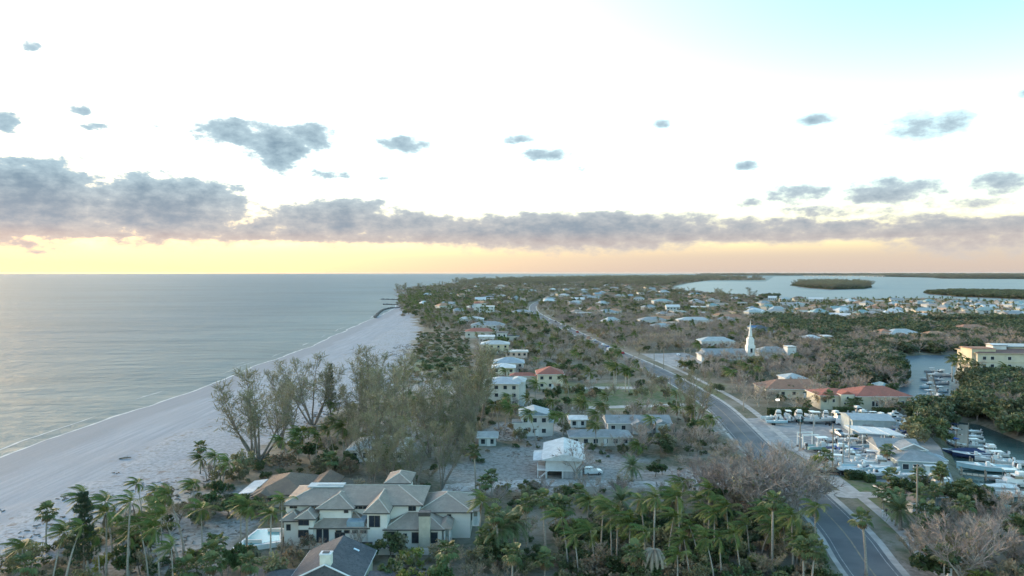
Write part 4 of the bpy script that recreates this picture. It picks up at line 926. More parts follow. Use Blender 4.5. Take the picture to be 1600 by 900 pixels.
# boat yard buildings
def yard_shed():
    a, b = P(1332, 678), P(1394, 678); w = b.x - a.x; e = empty('yard_shed', (a.x, a.y, 0), R(-8), 'grey corrugated metal shed in the boat yard', 'shed')
    corr = mat('corrugated_metal', (.34, .39, .40), (.28, .33, .34), .6, rough=.5)
    block(e, 0, w, 0, 11, 0, 4.2, 'gable_x', 1.0, corr, RM['bluegrey'], .25, fascia=corr)
    MB().box((4.5, -.04, 1.6), (3.2, .1, 3.2)).build('roller_door', metal_m, e)
    for x in np.arange(.4, w, .8):
        if not 2.8 < x < 6.2: MB().box((x, -.03, 2.0), (.08, .06, 4.0)).build('wall_rib', corr, e)
    keep_clear(a.x, b.x, a.y - 1, a.y + 11)
yard_shed()
def canopy():
    a, b = P(1350, 706), P(1406, 706); w = b.x - a.x; e = empty('canopy', ((a.x + b.x) / 2, a.y, 0), R(-6), 'open-sided white metal canopy over boats in the yard', 'canopy')
    s = MB().box((0, 0, 0), (w + 2.4, 11.5, .25)).build('roof', RM['white'], e, (0, 5.5, 4.7)); s.rotation_euler = (R(-2), R(3), 0)
    for k in range(1, 3): MB().box((-(w + 2) / 2 + k * (w + 2) / 3, 0, .17), (.12, 11.4, .08)).build('roof_seam', frame_m, s)
    for x in (-w / 2, 0, w / 2):
        for y in (.5, 10.5): MB().box((x, y, 2.3), (.22, .22, 4.6)).build('post', frame_m, e)
    keep_clear(a.x, b.x, a.y, a.y + 11)
canopy()
def marina_office():
    a = P(1400, 739); e = empty('marina_office', (a.x, a.y, 0), R(-10), 'rambling grey-shingled marina building with white-trimmed gable beside the basin', 'building')
    block(e, .5, 11, 0, 9, 0, 3.1, 'hip', 1.6, WMAT['teal'], RM['grey'], .6, fascia=frame_m); block(e, -1, 8.5, 8.5, 17, 0, 3.9, 'gable_x', 1.8, WMAT['grey'], RM['grey'], .6, fascia=frame_m)
    block(e, 3.0, 8.6, 5.5, 11, 0, 4.6, 'gable_y', 1.3, WMAT['grey'], RM['grey'], .45, fascia=frame_m)
    bb = MB().tube([(2.4, 4.9, 4.7), (5.8, 4.9, 6.25)], .16, 4).tube([(5.8, 4.9, 6.25), (9.2, 4.9, 4.7)], .16, 4); bb.build('barge_board', frame_m, e)
    block(e, 10.6, 13, 4, 8.5, 0, 2.6, 'hip', .7, WMAT['teal'], RM['bluegrey'], .4, fascia=frame_m)
    for x in (2.2, 4.6, 9.6): window(e, x, -.05, 1.7, 1.4, 1.3, 'S')
    window(e, 5.8, 5.44, 4.0, .9, .8, 'S'); MB().box((7.2, -.06, 1.05), (1.0, .1, 2.1)).build('door', frame_m, e)
    MB().box((7.2, -1.2, 2.6), (2.8, 2.0, .12)).build('awning', frame_m, e); keep_clear(a.x - 2, a.x + 17, a.y - 3, a.y + 18)
marina_office()
def cottage():
    a = P(1444, 795); e = empty('cottage', (a.x, a.y, 0), R(8), 'small cottage with faded brown roof and teal walls under palms by the driveway', 'house')
    block(e, -4.6, 4.0, 0, 8, 0, 2.4, 'hip', 1.9, WMAT['teal'], RM['brown'], .9, fascia=frame_m); block(e, -4.7, -.8, -2.6, .5, 0, 2.3, 'gable_y', 1.0, WMAT['white'], RM['tan'], .6, fascia=frame_m)
    window(e, 2, -.05, 1.5, 1.2, 1.1, 'S'); window(e, -2.8, -2.65, 1.4, 1.2, 1.1, 'S')
    MB().box((1.2, -1.4, .12), (2.6, 2.4, .3)).build('porch', frame_m, e); keep_clear(a.x - 6, a.x + 5, a.y - 4, a.y + 9)
cottage()

# scattered far houses between the trees
rh = random.Random(21)
ADJ = {'grey': 'grey', 'bluegrey': 'blue-grey', 'white': 'white', 'pale': 'pale', 'terra': 'terracotta', 'red': 'red', 'brown': 'brown', 'aqua': 'aqua', 'tan': 'tan', 'slate': 'dark', 'orange': 'orange-tan', 'maroon': 'maroon'}
FAR_WIN = MB().box((0, 0, 0), (1.6, .12, 1.5)).mesh('window', glass_m)
FARCACHE = {}
def far_house(x, y, zone, group):
    kind = rh.choice(('hip', 'hip', 'hip', 'gable_x', 'flat')); rmn = rh.choice(('grey', 'grey', 'pale', 'pale', 'bluegrey', 'white', 'white', 'grey', 'terra', 'brown', 'tan', 'aqua', 'orange')); wmn = rh.choice(('white', 'white', 'white', 'cream', 'grey', 'beige', 'pink'))
    w, d, hh = rh.uniform(13, 22), rh.uniform(9, 14), rh.choice((3.8, 4.2, 4.6, 6.4)); key = rh.randrange(3)
    e = empty('house', (x, y, 0), R(rh.uniform(-35, 35)), 'distant %s %s house with %s %s roof %s' % ('two-storey' if hh > 5 else 'low', wmn, ADJ[rmn], {'hip': 'hip', 'gable_x': 'gable', 'flat': 'flat'}[kind], zone), 'house', 'distant %s %s houses with %s %s roofs %s' % ('two-storey' if hh > 5 else 'low', wmn, ADJ[rmn], {'hip': 'hip', 'gable_x': 'gable', 'flat': 'flat'}[kind], zone))
    block(e, -w / 2, w / 2, -d / 2, d / 2, -.1, hh, kind, rh.uniform(2.4, 3.8), WMAT[wmn], RM[rmn], .7, fascia=frame_m)
    if rh.random() < .55:
        s = rh.choice((-1, 1)); block(e, s * w * .25 - 3.5, s * w * .25 + 3.5, -d / 2 - 4, -d / 2 + 2, -.1, hh * rh.uniform(.65, .95), 'gable_y' if kind != 'flat' else 'flat', 1.4, WMAT[wmn], RM[rmn], .4, fascia=frame_m)
    for z_ in ([1.7] if hh < 5 else [1.6, 4.7]):
        for k in range(4): put('window', FAR_WIN, e, (-w / 2 + w * (k + .5) / 4, -d / 2 - .04, z_))
    FOOT.append((x, y, max(w, d) * .5)); HOUSES.append((x, y))
def scatter(n, pxpoly, zone, group, mind):
    poly = pz(pxpoly, 0); xs_ = [p[0] for p in poly]; ys_ = [p[1] for p in poly]; got = 0
    for _ in range(n * 60):
        if got >= n: break
        # uniform over the photograph's rows keeps the far rows from taking everything
        yy = rh.uniform(min(q[1] for q in pxpoly), max(q[1] for q in pxpoly)); xx = rh.uniform(min(q[0] for q in pxpoly), max(q[0] for q in pxpoly)); v = P(xx, yy)
        if sdf(poly, [(v.x, v.y)])[0] < 0: continue
        if any((v.x - a) ** 2 + (v.y - b) ** 2 < mind ** 2 for a, b in HOUSES): continue
        dd = min((v.x - p.x) ** 2 + (v.y - p.y) ** 2 for p in ROAD)
        if dd < 16 ** 2 or sdf(LAND, [(v.x, v.y)])[0] < 14: continue
        far_house(v.x, v.y, zone, group); got += 1
scatter(95, [(1180, 471), (1600, 476), (1640, 500), (1600, 503), (1420, 500), (1300, 502), (1170, 500)], 'in the canal district before the bay', '', 24)
scatter(42, [(870, 497), (990, 520), (1080, 520), (1170, 500), (1180, 470), (1060, 462), (900, 470)], 'in the woods between road and bay', '', 26)
scatter(46, [(850, 455), (1050, 450), (1060, 462), (900, 472), (840, 480)], 'in the far woods of the island', '', 40)
scatter(26, [(650, 462), (740, 452), (840, 455), (830, 480), (720, 495), (655, 482)], 'behind the headland palms', '', 30)
scatter(20, [(700, 444), (1040, 440), (1040, 449), (720, 451)], 'at the far end of the island', '', 70)
# ------------------------------------------------------------------ boats
def paintm(name, c, rough=.3): return mat(name, c, tuple(x * .88 for x in c), .6, rough=rough, spec=.5)
HULLC = {'white': paintm('hull_white', (.54, .56, .565)), 'seafoam green': paintm('hull_seafoam', (.28, .47, .45)), 'pale blue': paintm('hull_pale_blue', (.36, .52, .58)), 'navy': paintm('hull_navy', (.02, .035, .09)), 'dark green': paintm('hull_green', (.03, .10, .10)), 'grey': paintm('hull_grey', (.36, .39, .41)), 'blue': paintm('hull_blue', (.06, .12, .32))}
deck_m = mat('boat_deck', (.58, .58, .55), (.48, .48, .45), 1, rough=.6)
gel_m = paintm('gelcoat', (.56, .57, .57), .25)
motor_m = paintm('outboard_dark', (.03, .032, .036), .3); motorw_m = paintm('outboard_white', (.6, .61, .62), .3)
canvas_m = {'navy': mat('canvas_navy', (.02, .03, .075), (.03, .04, .09), 2, rough=.8), 'blue': mat('canvas_blue', (.03, .06, .24), (.04, .08, .28), 2, rough=.8), 'white': mat('canvas_white', (.62, .63, .62), (.5, .51, .5), 2, rough=.7), 'grey': mat('canvas_grey', (.13, .16, .19), (.10, .12, .15), 2, rough=.8)}
rubber_m = mat('tyre_rubber', (.02, .02, .021), (.03, .03, .031), 5, rough=.8); rim_m = mat('wheel_rim', (.35, .36, .37), (.28, .29, .3), 4, rough=.35, metal=.6)
BOATC = {}
def boat_meshes(L, hullc):
    key = (round(L, 1), hullc)
    if key in BOATC: return BOATC[key]
    L *= .9; bw = L * .145; hb = MB(); secs = []
    for i in range(9):
        t_ = i / 8; x = L * (t_ - .5); k = 1 - max(0, t_ - .45) ** 2 * 3.1; k = max(.03, k); sheer = L * (.115 + .05 * t_ ** 2); ch = L * (.045 + .06 * max(0, t_ - .5) ** 1.5 * 2); keel = L * (.09 * max(0, t_ - .72) ** 1.4 * 3)
        secs.append([(x, -bw * k, sheer), (x - L * .0, -bw * k * .86, ch), (x, 0, keel), (x, bw * k * .86, ch), (x, bw * k, sheer)])
    vs = [v for s_ in secs for v in s_]; fs = []
    for i in range(8):
        for j in range(4): a = i * 5 + j; fs.append((a, a + 5, a + 6, a + 1))
    fs.append((0, 1, 2, 3, 4)); hull = hb.add(vs, fs).mesh('hull', HULLC[hullc], False)
    d = MB(); dv = []; df = []
    for i, s_ in enumerate(secs):
        z_ = s_[0][2] - L * (.035 if i < 5 else .008); dv += [(s_[0][0], s_[0][1] * .93, z_), (s_[4][0], s_[4][1] * .93, z_)]
        if i: k = 2 * i; df.append((k - 2, k - 1, k + 1, k))
    deck = d.add(dv, df).mesh('deck', deck_m)
    g_ = MB()
    for sg in (0, 4): g_.tube([(s_[sg][0], s_[sg][1], s_[sg][2] + .01) for s_ in secs], L * .008, 4)
    BOATC[key] = (hull, deck, g_.mesh('gunwale', gel_m), secs); return BOATC[key]
SMALL = {}
def cached(key, fn):
    if key not in SMALL: SMALL[key] = fn()
    return SMALL[key]
def boat(v, rz, L, hullc, style, label, group=None, z=0.0, ground=True, motors=2, topc='white'):
    e = empty('boat', (v[0], v[1], z), rz, label, 'boat', group); hull, deck, gun, secs = boat_meshes(L, hullc)
    lift = .55 if ground else -.18
    for n_, m_ in (('hull', hull), ('deck', deck), ('gunwale', gun)): put(n_, m_, e, (0, 0, lift))
    s = L * .9 / 9.0; top = lift + L * .115
    def pb(name, c, d, m, taper=1.0):
        key = (name, round(L, 1), style, m.name, c, d); me_ = cached(key, lambda: MB().box((0, 0, 0), tuple(q * s for q in d), 0, 0, taper).mesh(name, m)); return put(name, me_, e, (c[0] * s, c[1] * s, top + c[2] * s))
    if style == 'console':
        pb('console', (-.4, 0, .35), (1.3, .9, 1.2), gel_m, .85); pb('windscreen', (.3, 0, 1.15), (.08, .85, .55), glass_m); pb('leaning_seat', (-1.7, 0, .25), (.6, 1.0, .9), gel_m); pb('bow_seat', (2.4, 0, .1), (1.2, .9, .35), gel_m)
        pb('hardtop', (-.7, 0, 2.05), (2.9, 1.9, .14), gel_m if topc == 'white' else canvas_m[topc])
        for a in (-1.8, .4):
            for b in (-.75, .75): pb('post', (a, b, 1.0), (.09, .09, 2.0), metal_m)
    elif style == 'cruiser':
        pb('cabin', (1.0, 0, .42), (3.6, 1.9, 1.0), gel_m, .82); pb('windscreen', (.1, 0, 1.15), (1.9, 1.7, .6), glass_m, .86); pb('hardtop', (-.3, 0, 1.56), (2.7, 1.85, .16), gel_m); pb('flybridge', (-.6, 0, 2.0), (1.6, 1.5, .6), gel_m, .9); pb('cockpit_seat', (-2.8, 0, .15), (1.0, 1.7, .6), gel_m)
        for b in (-.8, .8): pb('radar_post', (-1.4, b, 1.2), (.12, .08, 2.0), gel_m)
    elif style == 'cover':
        me_ = cached(('cover', round(L, 1), topc), lambda: (lambda q: q.mesh('canvas_cover', canvas_m[topc]))(MB().add([(s_[0][0] * .97, s_[0][1] * 1.02, s_[0][2] + .03 - lift * 0) for s_ in secs] + [(s_[0][0] * .95, 0, s_[0][2] + L * .085 * math.sin(math.pi * min(1, .2 + i / 9))) for i, s_ in enumerate(secs)] + [(s_[0][0] * .97, -s_[0][1] * 1.02, s_[0][2] + .03) for s_ in secs], [f for i in range(8) for f in ((i, i + 1, 10 + i, 9 + i), (9 + i, 10 + i, 19 + i, 18 + i))])))
        put('canvas_cover', me_, e, (0, 0, lift))
    elif style == 'bimini':
        pb('console', (.2, .4, .3), (.8, .6, .9), gel_m, .85); pb('bench', (-2.0, 0, .2), (.8, 1.5, .6), gel_m); pb('bimini_top', (-.6, 0, 1.7), (3.0, 1.9, .16), canvas_m[topc])
        for a in (-1.7, .6):
            for b in (-.8, .8): pb('post', (a, b, .85), (.06, .06, 1.7), metal_m)
    else:
        pb('bench', (-1.0, 0, .02), (.5, 1.8, .3), gel_m); pb('bench', (1.2, 0, .02), (.5, 1.6, .3), gel_m); pb('console', (-.2, .35, .3), (.6, .6, .8), gel_m, .85)
    for k in range(motors):
        b = (k - (motors - 1) / 2) * .75
        mm = motor_m if (hash(label) + k) % 2 else motorw_m
        me_ = cached(('motor', round(L, 1), mm.name), lambda: MB().box((0, 0, .35 * s), (.62 * s, .42 * s, .7 * s), 0, 0, .75).box((.02, 0, -.45 * s), (.22 * s, .14 * s, 1.0 * s)).mesh('outboard_motor', mm)); put('outboard_motor', me_, e, (-4.75 * s, b * s, top - .05))
    if ground:
        fr = cached(('trailer', round(L, 1)), lambda: MB().box((0, -.55 * s, 0), (7.4 * s, .1, .12)).box((0, .55 * s, 0), (7.4 * s, .1, .12)).box((-1.5 * s, 0, 0), (.1, 1.9 * s, .1)).box((2 * s, 0, 0), (.1, 1.3 * s, .1)).box((-1.5 * s, -.5 * s, .2), (.3, .1, .5)).box((-1.5 * s, .5 * s, .2), (.3, .1, .5)).mesh('trailer_frame', metal_m)); put('trailer_frame', fr, e, (0, 0, .48))
        wh = cached('tw', lambda: MB().tube([(0, -.1, 0), (0, .1, 0)], .33, 12).mesh('wheel', rubber_m))
        for a in (-1.2, -2.0):
            for b in (-1, 1): put('wheel', wh, e, (a * s, b * s, .33))
    return e
rb = random.Random(8)
def BT(px, py, L, deg, hullc, style, label, ground=True, z=None, **kw):
    v = P(px, py, SEA if not ground else 0); return boat(v, R(deg), L, hullc, style, label, z=(.02 if ground else SEA), ground=ground, **kw)
# row against the hedge
BT(1203, 658, 8.5, 200, 'white', 'skiff', 'white open boat on a trailer first in the row by the hedge', motors=1)
BT(1216, 657, 9, 75, 'pale blue', 'cruiser', 'pale blue cabin boat beside the white open boat in the hedge row')
BT(1231, 657, 9, 80, 'white', 'console', 'white console boat between the pale blue and dark green cabin boats')
BT(1248, 658, 10, 78, 'dark green', 'cruiser', 'dark green cabin boat in the hedge row')
BT(1268, 658, 9, 100, 'white', 'console', 'white console boat in the hedge row beside the dark green cabin boat')
BT(1214, 664, 7.5, -10, 'pale blue', 'skiff', 'low pale blue skiff in front of the hedge row', motors=1)
BT(1277, 662, 10.5, -6, 'white', 'console', 'long white console boat side-on before the hedge row')
BT(1290, 657, 8.5, 70, 'white', 'cruiser', 'white cabin boat behind the parked motorcycles in the yard')
BT(1308, 660, 10, 15, 'white', 'cruiser', 'white flybridge boat angled beside the metal shed')
BT(1341, 650, 9, 20, 'white', 'cruiser', 'white cabin boat behind the metal shed roof')
for i, (px, py, L, dg, hc, st) in enumerate([(1378, 663, 10, 30, 'white', 'cruiser'), (1394, 664, 10, 25, 'white', 'cruiser'), (1388, 670, 9, 20, 'white', 'console'), (1402, 671, 9.5, 15, 'white', 'console'), (1410, 678, 9, 12, 'white', 'cruiser'), (1404, 684, 9, 10, 'seafoam green', 'console'), (1418, 690, 9, 5, 'white', 'skiff'), (1375, 670, 8, 30, 'grey', 'cover')]):
    BT(px, py, L, dg, hc, st, '%s %s boat %s' % (hc, {'cruiser': 'cabin', 'console': 'console', 'skiff': 'open', 'cover': 'canvas-covered'}[st], ['first in the pack east of the metal shed', 'second in the pack east of the metal shed', 'low in the pack behind the canopy', 'beside the lone console boat behind the canopy', 'at the edge of the pack by the green trees', 'behind the canopy near the marina office', 'beside the marina office roof', 'against the wall of the metal shed'][i]), topc='grey')
# middle pack before the canopy
mid = [(1288, 706, 11, 2, 'seafoam green', 'console', 'long seafoam green console boat beside the boat lift frame'), (1312, 707, 7.5, 5, 'blue', 'cover', 'blue boat under a blue cover behind the seafoam console boat'), (1310, 694, 9, -8, 'white', 'skiff', 'slim white open boat behind the pale pickup truck'), (1330, 697, 9, -5, 'grey', 'console', 'grey console boat beside the white canopy'),
       (1336, 704, 9, -10, 'pale blue', 'console', 'pale blue console boat beside the white canopy'), (1350, 710, 8.5, -12, 'white', 'skiff', 'white open boat under the edge of the canopy'), (1318, 716, 10, -12, 'white', 'cruiser', 'white cabin boat with dark screen in the middle of the yard pack'), (1342, 719, 9, -15, 'white', 'skiff', 'white open boat beside the white cabin boat in the yard pack'),
       (1308, 722, 8, -14, 'white', 'skiff', 'short white open boat behind the roadside fan palm'), (1314, 732, 9, -16, 'white', 'console', 'white console boat nearest the black pickup truck'), (1340, 732, 12, -14, 'white', 'skiff', 'long white open boat behind the dark hedge'), (1352, 741, 12.5, -12, 'pale blue', 'skiff', 'long pale blue hull nearest the dark hedge'),
       (1328, 742, 8, -15, 'white', 'cover', 'boat under a white cover behind the dark hedge'), (1366, 725, 9, -14, 'white', 'console', 'white console boat in front of the canopy posts'), (1378, 735, 9, -14, 'white', 'cruiser', 'white cabin boat beside the yellowed fan palm'), (1378, 719, 8.5, -18, 'grey', 'cover', 'boat under a grey cover in front of the canopy'),
       (1362, 702, 8.5, 80, 'white', 'console', 'white console boat parked under the canopy'), (1384, 703, 8.5, 80, 'navy', 'console', 'navy console boat parked under the canopy'), (1360, 748, 8, -10, 'white', 'skiff', 'white skiff at the end of the dark hedge')]
for (px, py, L, dg, hc, st, lb) in mid: BT(px, py, L, dg, hc, st, lb, topc='blue' if 'blue cover' in lb else ('white' if 'white cover' in lb else 'grey') if st == 'cover' else 'white')
# the rest of the packed yard
spots = [(1336, 657), (1350, 657), (1366, 658), (1400, 656), (1412, 662), (1384, 678), (1398, 680), (1420, 676), (1426, 684), (1296, 714), (1326, 710), (1330, 724), (1356, 730), (1368, 740), (1388, 744), (1396, 728), (1408, 750), (1372, 712), (1352, 695), (1440, 762), (1462, 762), (1480, 768)]
where = ['behind the metal shed near the hall', 'second behind the metal shed', 'third behind the metal shed', 'by the square hedge under the arched window', 'at the far corner of the yard', 'behind the white canopy', 'second behind the white canopy', 'at the bank behind the marina office', 'by the wooden pole and the green trees', 'beside the thin dark pole', 'between the blue cover and the canopy', 'behind the long white open boat', 'beside the canvas-covered boats', 'at the east end of the dark hedge', 'before the marina office gable', 'between canopy and marina office', 'in front of the marina office', 'at the canopy front posts', 'at the west edge of the canopy', 'in the grass before the marina office door', 'beside the cottage garden', 'by the leafy trees at the basin']
for i, ((px, py), wh_) in enumerate(zip(spots, where)):
    hc = rb.choice(('white', 'white', 'white', 'pale blue', 'grey', 'seafoam green')); st = rb.choice(('console', 'cruiser', 'skiff', 'bimini', 'cover')); tc_ = rb.choice(('white', 'navy', 'grey', 'blue'))
    BT(px, py, rb.uniform(7, 9.5), rb.uniform(-25, 30), hc, st, '%s %s boat %s' % (hc, {'cruiser': 'cabin', 'console': 'console', 'skiff': 'open', 'cover': 'canvas-covered', 'bimini': 'canopied'}[st], wh_), topc=tc_ if st in ('bimini', 'cover') else 'white')
# afloat in the basin
for (px, py, L, dg, hc, st, tc_, lb) in [(1491, 672, 8, 85, 'white', 'bimini', 'navy', 'white boat with navy top moored at the inner end of the pier'), (1490, 680, 8, 88, 'white', 'console', 'white', 'white console boat moored against the plank pier beside the navy top boat'), (1490, 695, 8, 90, 'white', 'bimini', 'blue', 'white boat with bright blue top moored at the plank pier'), (1516, 676, 7.5, 178, 'white', 'skiff', 'white', 'white skiff moored on the open side of the pier near its end'),
       (1517, 684, 7.5, 178, 'white', 'console', 'white', 'white console boat moored on the open side of the pier'), (1518, 691, 7.5, 178, 'white', 'bimini', 'white', 'white boat with white top on the open side of the pier'), (1518, 699, 8.5, 178, 'grey', 'console', 'white', 'grey console boat on the open side of the pier near shore'), (1505, 711, 12, 172, 'navy', 'cover', 'navy', 'long boat under a dark navy cover beside the marina office'),
       (1522, 716, 12, 168, 'navy', 'skiff', 'white', 'navy hulled open boat beside the covered boat'), (1545, 712, 10, 166, 'white', 'cruiser', 'white', 'white cabin boat with dark motors out in the basin'), (1552, 722, 10, 168, 'white', 'console', 'white', 'white console boat beside the navy hull in the basin'), (1540, 736, 15, 168, 'pale blue', 'skiff', 'white', 'very long pale blue boat raised by the marina pilings'),
       (1576, 726, 10, 170, 'white', 'skiff', 'white', 'white open boat on the outer side of the basin'), (1572, 752, 10, 172, 'white', 'console', 'white', 'white console boat behind the leafy trees by the basin'), (1590, 760, 11, 174, 'white', 'cruiser', 'white', 'white cabin boat at the basin dock behind the bare tree'), (1560, 765, 9, 174, 'white', 'cover', 'white', 'boat under a white cover at the basin dock'), (1588, 776, 10, 174, 'white', 'skiff', 'white', 'white open boat at the end of the basin dock')]:
    BT(px, py, L, dg, hc, st, lb, ground=False, topc=tc_, motors=3 if L > 11 else 2)
# afloat at the lagoon dock
for i in range(9):
    BT(1448 + (i % 2) * 16 + i * .8, 632 - i * 6.3, rb.uniform(8, 11), 180 + rb.uniform(-8, 8), rb.choice(('white', 'white', 'pale blue', 'grey')), ['console', 'cruiser', 'bimini'][i % 3], '%s boat %s the lagoon dock' % (['white-topped console', 'cabin', 'canopied'][i % 3], ['at the near end of', 'second along', 'third along', 'fourth along', 'fifth along', 'sixth along', 'seventh along', 'eighth along', 'at the far end of'][i]), ground=False, topc='white')
# ------------------------------------------------------------------ docks and pilings
plank_m = mat('dock_planks', (.36, .30, .23), (.27, .22, .17), 1.5, rough=.9)
def dock(pxa, pxb, width, label, planks=True):
    a, b = P(*pxa, SEA), P(*pxb, SEA); d = (b - a); L = d.length; e = empty('dock', (a.x, a.y, SEA), math.atan2(d.y, d.x), label, 'dock')
    n = int(L / 1.2); pm = cached(('plank', width), lambda: MB().box((0, 0, 0), (1.13, width, .08)).mesh('plank', plank_m)); put_n = min(n, 120)
    for k in range(put_n): put('plank', pm, e, (L * (k + .5) / put_n, 0, .95))
    st = MB().box((L / 2, -width * .35, .84), (L, .12, .14)).box((L / 2, width * .35, .84), (L, .12, .14)); st.build('stringer', wood_m, e)
    pl = cached('piling', lambda: MB().tube([(0, 0, -2), (0, 0, 2.3)], .15, 7).mesh('piling', mat('piling_wood', (.30, .26, .21), (.2, .17, .14), 2, rough=.9)))
    for k in range(int(L / 5) + 1):
        for s_ in (-1, 1): put('piling', pl, e, (min(L, k * 5 + .3), s_ * (width / 2 + .16), 0))
    return e
dock((1503, 702), (1505, 668), 2.6, 'plank pier with pale pilings running out between the moored boats')
dock((1478, 686), (1494, 686), 1.6, 'short grey walkway from the bank to the plank pier')
dock((1500, 745), (1600, 757), 2.0, 'long dock along the near side of the boat basin')
dock((1515, 728), (1592, 733), 1.4, 'narrow finger dock beside the long pale blue boat')
dock((1466, 645), (1452, 588), 2.0, 'dock with moored boats reaching into the lagoon')
dock((1510, 652), (1530, 652), 2.0, 'small landing under the mangroves across the basin')
# ------------------------------------------------------------------ vehicles
CARC = {k: paintm('car_' + k, c, .22) for k, c in {'white': (.66, .67, .68), 'black': (.015, .016, .02), 'silver': (.34, .36, .38), 'red': (.30, .03, .03), 'blue': (.04, .10, .22), 'grey': (.14, .15, .16)}.items()}
lightw = mat('headlight_glass', (.7, .7, .66), rough=.15, spec=.6); lightr = mat('tail_light', (.35, .02, .02), rough=.25, spec=.5)
PROF = {'suv': ([(-2.3, .35), (-2.35, .95), (-2.25, 1.75), (-1.9, 1.82), (.2, 1.82), (1.0, 1.15), (2.15, 1.02), (2.35, .75), (2.35, .35)], 4.7), 'sedan': ([(-2.3, .32), (-2.35, .85), (-1.7, .98), (-1.1, 1.42), (.25, 1.45), (1.05, .98), (2.1, .86), (2.3, .65), (2.3, .32)], 4.6),
        'pickup': ([(-2.8, .45), (-2.8, 1.1), (-.75, 1.12), (-.65, 1.85), (.6, 1.88), (1.35, 1.2), (2.6, 1.08), (2.8, .8), (2.8, .45)], 5.6), 'van': ([(-2.6, .4), (-2.65, 1.2), (-2.55, 2.2), (.9, 2.25), (1.8, 1.35), (2.5, 1.2), (2.6, .8), (2.6, .4)], 5.2)}
CARM = {}
def car(kind, colr, v, rz, label, group=None):
    e = empty({'suv': 'parked_car', 'sedan': 'car', 'pickup': 'pickup_truck', 'van': 'van'}[kind], (v[0], v[1], .035), rz, label, {'suv': 'car', 'sedan': 'car', 'pickup': 'truck', 'van': 'van'}[kind], group)
    pr, L = PROF[kind]; key = (kind, colr)
    if key not in CARM:
        n = len(pr); vs = []
        for s_ in (-1, 1):
            for (x, z_) in pr: vs.append((x, s_ * (.93 if z_ < 1.16 else .78), z_))
        CARM[key] = MB().add(vs, [tuple(range(n)), tuple(range(n, 2 * n))[::-1]] + [(i, n + i, n + (i + 1) % n, (i + 1) % n) for i in range(n)]).mesh('body', CARC[colr])
    put('body', CARM[key], e)
    roofz = max(z_ for _, z_ in pr); x0 = {'suv': -2.0, 'sedan': -1.2, 'pickup': -.6, 'van': -2.2}[kind]; x1 = {'suv': .35, 'sedan': .35, 'pickup': .7, 'van': 1.0}[kind]
    for s_ in (-1, 1):
        put('side_window', cached(('sw', kind), lambda: MB().box((0, 0, 0), ((x1 - x0) * .9, .05, (roofz - 1.1) * .62)).mesh('side_window', glass_m)), e, ((x0 + x1) / 2, s_ * .80, roofz - (roofz - 1.1) * .48))
    ws = cached(('ws', kind), lambda: MB().box((0, 0, 0), (.05, 1.4, (roofz - 1.0) * .95)).mesh('windscreen', glass_m))
    w = put('windscreen', ws, e, (x1 + .42, 0, (roofz + 1.12) / 2 + .03)); w.rotation_euler = (0, R(-48), 0)
    put('rear_window', cached(('rw', kind), lambda: MB().box((0, 0, 0), (.05, 1.35, (roofz - 1.0) * .6)).mesh('rear_window', glass_m)), e, (x0 - (.32 if kind != 'pickup' else .12), 0, roofz - .35))
    wm = cached('cwheel', lambda: MB().tube([(0, -.12, 0), (0, .12, 0)], .34, 14).mesh('wheel', rubber_m)); rm_ = cached('crim', lambda: MB().tube([(0, -.13, 0), (0, .13, 0)], .2, 10).mesh('rim', rim_m))
    for a in (-.31 * L, .31 * L):
        for s_ in (-1, 1): q = put('wheel', wm, e, (a, s_ * .84, .33)); put('rim', rm_, q)
    hl = cached('hl', lambda: MB().box((0, 0, 0), (.08, .36, .16)).mesh('headlight', lightw)); tl = cached('tl', lambda: MB().box((0, 0, 0), (.07, .26, .3)).mesh('tail_light', lightr))
    for s_ in (-.62, .62): put('headlight', hl, e, (pr[-2][0] - .01, s_, .72)); put('tail_light', tl, e, (pr[1][0] + .0, s_, .9))
    return e
car('suv', 'white', P(926, 741), R(8), 'white sport utility car parked beside the white stilt house')
car('pickup', 'black', P(1300, 741), R(-10), 'black pickup truck parked at the boat yard entrance by the fan palm')
car('pickup', 'silver', P(1309, 680), R(-80), 'pale pickup truck parked alone in the boat yard')
car('suv', 'white', P(1318, 664), R(-25), 'white car with dark windows parked against the metal shed')
def road_at(py):
    best = min(ROAD, key=lambda p: abs((HC) * F / p.y - (py - Y0))); i = ROAD.index(best); return best, (ROAD[i + 1] - ROAD[i]).normalized()
road_cars = [(553, 1, 'red', 'sedan'), (548, -1, 'white', 'suv'), (544, 1, 'blue', 'sedan'), (540, 1, 'white', 'sedan'), (536, -1, 'silver', 'suv'), (533, 1, 'white', 'pickup'), (529, 1, 'red', 'suv'), (524, 1, 'silver', 'sedan'), (520, 1, 'red', 'sedan'), (516, -1, 'white', 'van'), (512, 1, 'black', 'suv'), (508, 1, 'white', 'sedan'), (504, 1, 'grey', 'suv'), (500, 1, 'white', 'sedan')]
for py, sd_, cc, kk in road_cars:
    p, d = road_at(py); r_ = Vector((d.y, -d.x, 0)) * (1.8 * sd_); rz = math.atan2(d.y, d.x) + (0 if sd_ > 0 else math.pi)
    car(kk, cc, p + r_, rz, '%s %s on the main road %s' % (cc, {'sedan': 'saloon car', 'suv': 'tall car', 'pickup': 'pickup', 'van': 'van'}[kk], {553: 'at the tail of the queue', 548: 'passing the tail of the queue', 544: 'second in the queue', 540: 'third in the queue', 536: 'coming back past the queue', 533: 'in the queue behind a red tall car', 529: 'in the queue ahead of the white pickup', 524: 'in the queue by the green tree', 520: 'far along the queue', 516: 'coming back far along the queue', 512: 'far along the queue', 508: 'just beyond the black tall car', 504: 'beyond the black tall car', 500: 'at the head of the queue'}[py]), 'cars on the main road')
